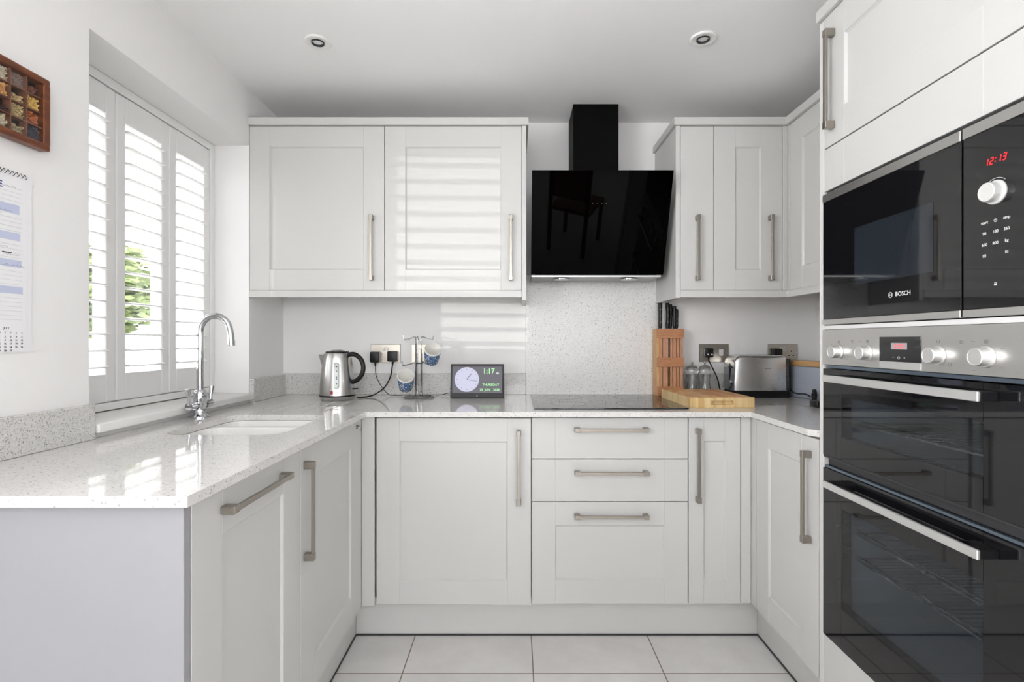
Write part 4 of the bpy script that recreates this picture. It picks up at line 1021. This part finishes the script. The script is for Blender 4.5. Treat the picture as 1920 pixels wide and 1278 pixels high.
def knife(label, x, y, top, w_, dpt, lean=0.0, bladew=0.0):
    w_ *= 1.3
    r = thing('kitchen_knife', label, 'knife', (x, y, 1.05), 0, 'black-handled knives in the block')
    n = 9; mb = MB(); rings = []
    for k in range(n):
        t = k/(n-1); z = 1.219+(top-1.219)*t
        bulge = 1-0.16*math.sin(t*PI)+0.12*t; cx = x+lean*math.sin(t*PI*0.9)
        sc2 = bulge*(0.75 if k in (0, n-1) else 1)
        rings.append([mb.bm.verts.new((cx+w_/2*sc2*math.cos(a), y+dpt/2*sc2*math.sin(a), z)) for a in [2*PI*j/12 for j in range(12)]])
    for a, b in zip(rings[:-1], rings[1:]):
        for j in range(12): mb.bm.faces.new((a[j], a[(j+1) % 12], b[(j+1) % 12], b[j]))
    mb.bm.faces.new(rings[0][::-1]); mb.bm.faces.new(rings[-1])
    h = mb.build('handle', 'black_plastic', r)
    mb = MB()
    for t in (0.25, 0.5, 0.75): mb.cyl((x+lean*math.sin(t*PI*0.9), y-dpt/2*0.92, 1.219+(top-1.219)*t), (x+lean*math.sin(t*PI*0.9), y-dpt/2*0.92-0.0012, 1.219+(top-1.219)*t), 0.0016, seg=10)
    mb.build('rivet', 'satin_nickel', h)
    bx('blade', 'brushed_steel', (x-0.001, x+0.001, y-0.012, y+0.012, 1.05, 1.2188), r)
knife('black knife handle at the left end of the block, standing apart', 0.706, 2.49, 1.343, 0.015, 0.020)
knife('black knife handle, second from the left in the block and the tallest', 0.7385, 2.485, 1.343, 0.016, 0.022, 0.003)
knife('black knife handle in the middle of the bunch', 0.7570, 2.50, 1.338, 0.015, 0.020, 0.003)
knife('black knife handle, second from the right in the block', 0.7740, 2.485, 1.328, 0.014, 0.018, -0.001)
knife('shortest black knife handle at the right end of the block', 0.7885, 2.50, 1.314, 0.013, 0.017, 0.001)

# ------------------------------------------------------------------ salt and pepper mills
def mill(x, y, label):
    r = thing('glass_mill', label, 'mill', (x, y, ZT1), 0, 'clear glass salt and pepper mills')
    M = Matrix.Translation((x, y, ZT1+0.0005))
    MB().lathe([(0, 0), (0.0285, 0), (0.0295, 0.004), (0.026, 0.03), (0.0235, 0.06), (0.0225, 0.085), (0.026, 0.100), (0.0265, 0.108), (0.022, 0.108), (0.0195, 0.085), (0.0205, 0.06), (0.0225, 0.03), (0.024, 0.012), (0, 0.010)], M, 36).build('jar', 'clear_glass', r)
    MB().lathe([(0, 0.110), (0.0265, 0.110), (0.0285, 0.118), (0.0285, 0.130), (0.024, 0.143), (0.014, 0.151), (0.006, 0.153), (0, 0.153)], M, 36).build('cap', 'clear_glass', r)
    MB().lathe([(0, 0.1535), (0.0035, 0.1535), (0.0042, 0.158), (0.0055, 0.162), (0.0042, 0.1675), (0, 0.169)], M, 20).build('knob', 'satin_nickel', r)
    MB().cyl((x, y, ZT1+0.013), (x, y, ZT1+0.109), 0.003, seg=10).build('spindle', 'chrome', r)
mill(0.845, 2.445, 'clear glass mill with steel knob, next to the knife block')
mill(0.9055, 2.440, 'clear glass mill with steel knob, next to the toaster plug')

# ------------------------------------------------------------------ chopping board
cbx = thing('chopping_board', 'thick end-grain wooden chopping board lying right of the hob', 'chopping board', (0.820, 2.217, ZT1+0.0006), math.radians(1.5))
mb = MB(); hx, hy, hz = 0.130, 0.184, 0.041
mb.box(-hx, hx, -hy+0.016, hy, 0, hz-0.0006, bev=0.001)
mb.box(-hx, -0.045, -hy, -hy+0.0161, 0, hz-0.0006, bev=0.001).box(0.045, hx, -hy, -hy+0.0161, 0, hz-0.0006, bev=0.001).box(-0.0455, 0.0455, -hy, -hy+0.0161, 0, 0.012).box(-0.0455, 0.0455, -hy, -hy+0.0161, 0.028, hz-0.0006)
mb.build('block', 'board_side', cbx, local=True)
MB().box(-hx+0.0008, hx-0.0008, -hy+0.0008, hy-0.0008, hz-0.0006, hz, ).build('end_grain_face', 'board_top', cbx, local=True)

# ------------------------------------------------------------------ toaster
to = thing('toaster', 'brushed steel two-slot toaster in the right back corner', 'toaster', (1.16, 2.465, ZT1))
mb = MB(); secs = []
NX = 40; xa_, xb_ = 1.030, 1.278
for k in range(NX+1):
    t = k/NX; t = t*t*(3-2*t)*0.35+t*0.65; x = xa_+(xb_-xa_)*t
    dl, dr2 = (x-xa_), (xb_-x)
    zt = 1.090
    if dl < 0.034: zt -= 0.034-math.sqrt(max(0, 0.034**2-(0.034-dl)**2))
    if dr2 < 0.016: zt -= 0.016-math.sqrt(max(0, 0.016**2-(0.016-dr2)**2))
    b_ = 0.014*((x-1.154)/0.124)**2
    yf, yb_ = 2.386+b_, 2.530-b_*0.6; r_ = 0.020; zb_ = 0.9255
    pr = [(yf, zb_), (yf, zt-r_)]+[(yf+r_-r_*math.cos(a), zt-r_+r_*math.sin(a)) for a in [PI/2*q/5 for q in range(1, 6)]]
    pr += [(yb_-r_+r_*math.sin(a), zt-r_+r_*math.cos(a)) for a in [PI/2*q/5 for q in range(0, 5)]]+[(yb_, zt-r_), (yb_, zb_)]
    secs.append([mb.bm.verts.new((x, y, z)) for y, z in pr])
for a, b in zip(secs[:-1], secs[1:]):
    for q in range(len(a)): mb.bm.faces.new((a[q], a[(q+1) % len(a)], b[(q+1) % len(a)], b[q]))
mb.bm.faces.new(secs[0]); mb.bm.faces.new(secs[-1][::-1])
mb.build('body', 'toaster_steel', to, smooth=40)
bx('base', 'black_plastic', (1.034, 1.283, 2.384, 2.531, ZT1+.0006, 0.9245), to, bev=0.004, seg=2)
bx('end_cap', 'black_plastic', (1.2785, 1.290, 2.392, 2.528, 0.925, 1.075), to, bev=0.004, seg=2)
# control end facing left
ec = MB().prism([(1.0290, 0.928), (1.0345, 1.055), (1.0310, 1.055), (1.0255, 0.928)], 2.396, 2.524, lambda u, v_, w_: (u, w_, v_), 0.001).build('control_face', 'dark_chrome', to)
bx('lever_slot', 'ink_black', (1.0255, 1.0285, 2.447, 2.452, 0.965, 1.05), ec)
MB().box(1.010, 1.0245, 2.435, 2.465, 1.030, 1.039, bev=0.002).build('lever', 'black_plastic', to)
MB().cyl((1.011, 2.425, 1.0345), (1.011, 2.475, 1.0345), 0.0042, seg=12, bev=0.001).build('lever_bar', 'chrome', to)
MB().cyl((1.0255, 2.415, 0.965), (1.0135, 2.415, 0.965), 0.010, 0.009, seg=24, bev=0.001).build('dial', 'chrome', to)
MB().box(1.07, 1.25, 2.42, 2.443, 1.0895, 1.0908).box(1.07, 1.25, 2.475, 2.498, 1.0895, 1.0908).build('slot', 'ink_black', to)
marks_ = MB().box(1.165, 1.195, 2.3855, 2.3862, 1.028, 1.031).build('badge', 'print_grey', to)

# ------------------------------------------------------------------ bread bin, lead and adapter
bb_ = thing('bread_bin', 'blue-grey bread bin with a wooden lid against the right wall', 'bread bin', (1.3995, 2.345, ZT1+0.0006), math.radians(18))
MB().box(-0.050, 0.050, -0.133, 0.133, 0, 0.148, bev=0.008, seg=3).build('bin', 'bin_paint', bb_, local=True)
MB().box(-0.053, 0.053, -0.137, 0.137, 0.1485, 0.173, bev=0.003, seg=2).build('lid', 'lid_wood', bb_, local=True)
ld = thing('appliance_lead', 'black appliance lead running from the toaster to an upright connector', 'lead', (1.315, 2.25, ZT1))
MB().tube(bez([(1.289, 2.41, 0.935), (1.296, 2.385, 0.920), (1.300, 2.35, 0.915), (1.302, 2.31, 0.919), (1.304, 2.285, 0.918), (1.309, 2.262, 0.910)], 30), 0.0032, 8).build('cable', 'black_plastic', ld)
MB().cyl((1.318, 2.25, ZT1+.0006), (1.318, 2.25, 0.925), 0.010, 0.0125, seg=18, bev=0.001).cyl((1.318, 2.25, 0.925), (1.318, 2.25, 0.945), 0.0115, 0.008, seg=18, bev=0.002).build('connector', 'black_plastic', ld)
pa = thing('power_adapter', 'black power adapter block half hidden behind the oven tower', 'adapter', (1.24, 2.07, ZT1))
bx('block', 'black_plastic', (1.203, 1.275, 2.035, 2.09, ZT1+.0006, 0.917), pa, bev=0.005, seg=3)
MB().tube(bez([(1.275, 2.07, 0.902), (1.295, 2.08, 0.899), (1.32, 2.06, 0.895), (1.35, 2.02, 0.8945)], 16), 0.002, 8).build('cable', 'black_plastic', pa)

# ------------------------------------------------------------------ spice display frame on the left wall
sf = thing('seed_display_frame', 'red-brown wooden display box of seeds and spices on the left wall', 'wall decoration', (XL, 1.10, 1.62))
FY0, FY1, FZ0, FZ1 = 0.945, 1.245, 1.618, 1.792; D0 = XL+0.001; D1 = XL+0.028
mb = MB(); fwd = 0.017
mb.box(D0, D1, FY0, FY1, FZ1-fwd, FZ1, bev=0.004, seg=2).box(D0, D1, FY0, FY1, FZ0, FZ0+fwd, bev=0.004, seg=2).box(D0, D1, FY0, FY0+fwd, FZ0+fwd-0.003, FZ1-fwd+0.003, bev=0.003, seg=2).box(D0, D1, FY1-fwd, FY1, FZ0+fwd-0.003, FZ1-fwd+0.003, bev=0.003, seg=2)
mb.build('frame', 'frame_wood', sf, smooth=18)
bx('backing', 'dark_wood', (D0+0.001, D0+0.003, FY0+fwd, FY1-fwd, FZ0+fwd, FZ1-fwd), sf)
cy0, cy1, cz0, cz1 = FY0+fwd, FY1-fwd, FZ0+fwd, FZ1-fwd; nc, nr = 7, 4
mb = MB()
for k in range(1, nc): y = cy0+(cy1-cy0)*k/nc; mb.box(D0+0.003, D1-0.006, y-0.0012, y+0.0012, cz0, cz1)
for k in range(1, nr): z = cz0+(cz1-cz0)*k/nr; mb.box(D0+0.003, D1-0.0065, cy0, cy1, z-0.0012, z+0.0012)
mb.build('divider', 'divider_wood', sf)
bx('glass', 'frame_pane', (D1-0.0055, D1-0.004, cy0+.0005, cy1-.0005, cz0+.0005, cz1-.0005), sf)
seedc = [(0.62, 0.56, 0.44), (0.30, 0.22, 0.19), (0.12, 0.03, 0.015), (0.60, 0.34, 0.12), (0.45, 0.34, 0.17), (0.62, 0.42, 0.12), (0.05, 0.02, 0.02), (0.46, 0.36, 0.18), (0.34, 0.09, 0.02), (0.55, 0.48, 0.34), (0.40, 0.33, 0.20), (0.05, 0.055, 0.08)]
for k, c_ in enumerate(seedc): mat('seed_%d' % k, tuple(min(0.85, q*1.25) for q in c_), 0.6)
rnd = random.Random(11)
ICO = []
bmi = bmesh.new(); bmesh.ops.create_icosphere(bmi, subdivisions=1, radius=1); icv = [v.co.copy() for v in bmi.verts]; icf = [[v.index for v in f.verts] for f in bmi.faces]; bmi.free()
for r in range(nr):
    for c in range(nc):
        ya = cy0+(cy1-cy0)*c/nc+0.0018; yb = cy0+(cy1-cy0)*(c+1)/nc-0.0018; zb_ = cz1-(cz1-cz0)*r/nr-0.0018; za = cz1-(cz1-cz0)*(r+1)/nr+0.0018
        cc = c-(nc-3); idx = (r*3+cc) if cc >= 0 else (r*5+c*7+3) % 12
        full = 1.0 if idx not in (2, 4, 6, 10) else 0.55
        s0 = (0.0014, 0.0013, 0.006, 0.0024, 0.003, 0.0027, 0.003, 0.0020, 0.0050, 0.0026, 0.0022, 0.0015)[idx]
        n_ = int(min(420, 0.85*full*(yb-ya)*(zb_-za)/(s0*s0)))
        mb = MB(); mb.box(D0+0.0032, D0+0.0095, ya, yb, za, za+(zb_-za)*full*0.96)
        for k in range(n_):
            z = za+s0+(zb_-za-2*s0)*full*rnd.random(); y = ya+s0+(yb-ya-2*s0)*rnd.random(); x = D0+0.006+0.011*rnd.random()
            R3 = Matrix.Rotation(rnd.random()*6, 3, 'X') @ Matrix.Rotation(rnd.random()*6, 3, 'Z'); sc3 = Vector((s0*1.3, s0*0.8, s0*0.7))
            vs = [mb.bm.verts.new(Vector((x, y, z)) + R3 @ Vector((q.x*sc3.x, q.y*sc3.y, q.z*sc3.z))) for q in icv]
            for f in icf: mb.bm.faces.new([vs[i] for i in f])
        o = mb.build('seed_filling', 'seed_%d' % idx, sf); o['kind'] = 'stuff'

# ------------------------------------------------------------------ calendar on the left wall
cl = thing('wall_calendar', 'white spiral-bound wall calendar with pale blue bands below the display box', 'calendar', (XL, 1.07, 1.13))
CX = XL+0.003; cyA, cyB, czA, czB = 0.925, 1.208, 1.131, 1.545
bx('backing_page', 'paper', (XL+0.001, CX, cyA, 1.222, 1.131, czB), cl)
pg = bx('page', 'paper', (CX+.0002, CX+0.0012, cyA, cyB, czA+0.004, czB-0.004), cl)
F_ = CX+0.0014
def cm(name, material, boxes, parent=pg):
    mb = MB()
    for (ya, yb, za, zb_) in boxes: mb.box(F_, F_+0.0002, ya, yb, za, zb_)
    return mb.build(name, material, parent)
def cz(py): return 1.158+(639-py)/956*1.20
cm('blue_band', 'paper_blue', [(cyA+0.012, 1.190, cz(405), cz(388)), (cyA+0.012, 1.192, cz(454), cz(440)), (cyA+0.012, 1.195, cz(503), cz(490)), (cyA+0.012, 1.198, cz(552), cz(539))])
cm('ruled_line', 'ink_grey', [(cyA+0.012, 1.197, cz(y)-0.0002, cz(y)+0.0002) for y in (358, 366, 374, 382, 413, 421, 429, 437, 462, 470, 478, 486, 511, 519, 527, 535, 560, 568, 576, 584, 592, 600)])
text('lettering', 'JUNE', 0.020, (F_, 1.128, 1.512), 'left', 'ink_navy', pg, bold=0.0004)
rnd = random.Random(4)
mb = MB()
for (ys, z, n_) in ((1.150, cz(357), 10), (1.135, cz(402), 12), (1.120, cz(408), 10), (1.135, cz(468), 9), (1.150, cz(480), 12), (1.150, cz(500), 16)):
    pts = [(F_+0.0003, ys+k*0.0035+rnd.uniform(-0.001, 0.001), z+rnd.uniform(-0.0022, 0.0022)) for k in range(n_)]
    mb.tube(bez(pts, n_*4), 0.0002, 4)
mb.build('handwriting', 'ink_black', pg)
cm('handwriting', 'ink_black', [(1.150, 1.172, cz(477.5)-0.001, cz(477.5)+0.001), (1.118, 1.136, cz(476)-0.001, cz(476)+0.001)])
text('lettering', 'JULY', 0.0065, (F_, 1.160, cz(616)), 'left', 'ink_black', pg)
for k, dname in enumerate('MTWTFSS'):
    text('lettering', dname, 0.0058, (F_, 1.118+k*0.0130, cz(624)), 'left', 'ink_black', pg)
dn = 1
for r in range(5):
    for k in range(7):
        if r == 0 and k < 2: continue
        if dn > 31: break
        text('lettering', str(dn), 0.0055, (F_, 1.118+k*0.0130, cz(631.5+r*6.3)), 'left', 'ink_black', pg, bold=0.0001); dn += 1
mb = MB()
for k in range(28):
    y = cyA+0.012+k*0.0098
    if 1.06 < y < 1.10: continue
    mb.tube([(CX+0.002+0.003*math.cos(a), y+0.0006*a, czB-0.001+0.005*math.sin(a)) for a in [2*PI*q/10 for q in range(11)]], 0.0007, 5)
mb.tube([(CX+0.002, 1.02, czB+0.001), (CX+0.002, 1.068, czB+0.018), (CX+0.002, 1.11, czB+0.001)], 0.0008, 5)
mb.build('spiral_binding', 'ink_black', cl)

# ------------------------------------------------------------------ dining end behind the camera (seen in reflections)
ch = thing('dining_chair', 'dark wooden dining chair with a red seat behind the camera', 'chair', (0.62, -0.50, 0), math.radians(28))
MB().box(-0.21, 0.21, -0.20, 0.22, 0.44, 0.48, bev=0.012, seg=3).build('seat', 'red_seat', ch, local=True)
for (x, y) in ((-0.19, -0.18), (0.19, -0.18)): MB().box(x-0.017, x+0.017, y-0.017, y+0.017, 0.0005, 0.439, bev=0.003).build('leg', 'dark_wood', ch, local=True)
for x in (-0.19, 0.19): MB().box(x-0.017, x+0.017, 0.224, 0.258, 0.0005, 0.98, bev=0.003).build('leg', 'dark_wood', ch, local=True)
MB().box(-0.172, 0.172, 0.228, 0.252, 0.60, 0.95, bev=0.006).build('backrest', 'red_seat', ch, local=True)
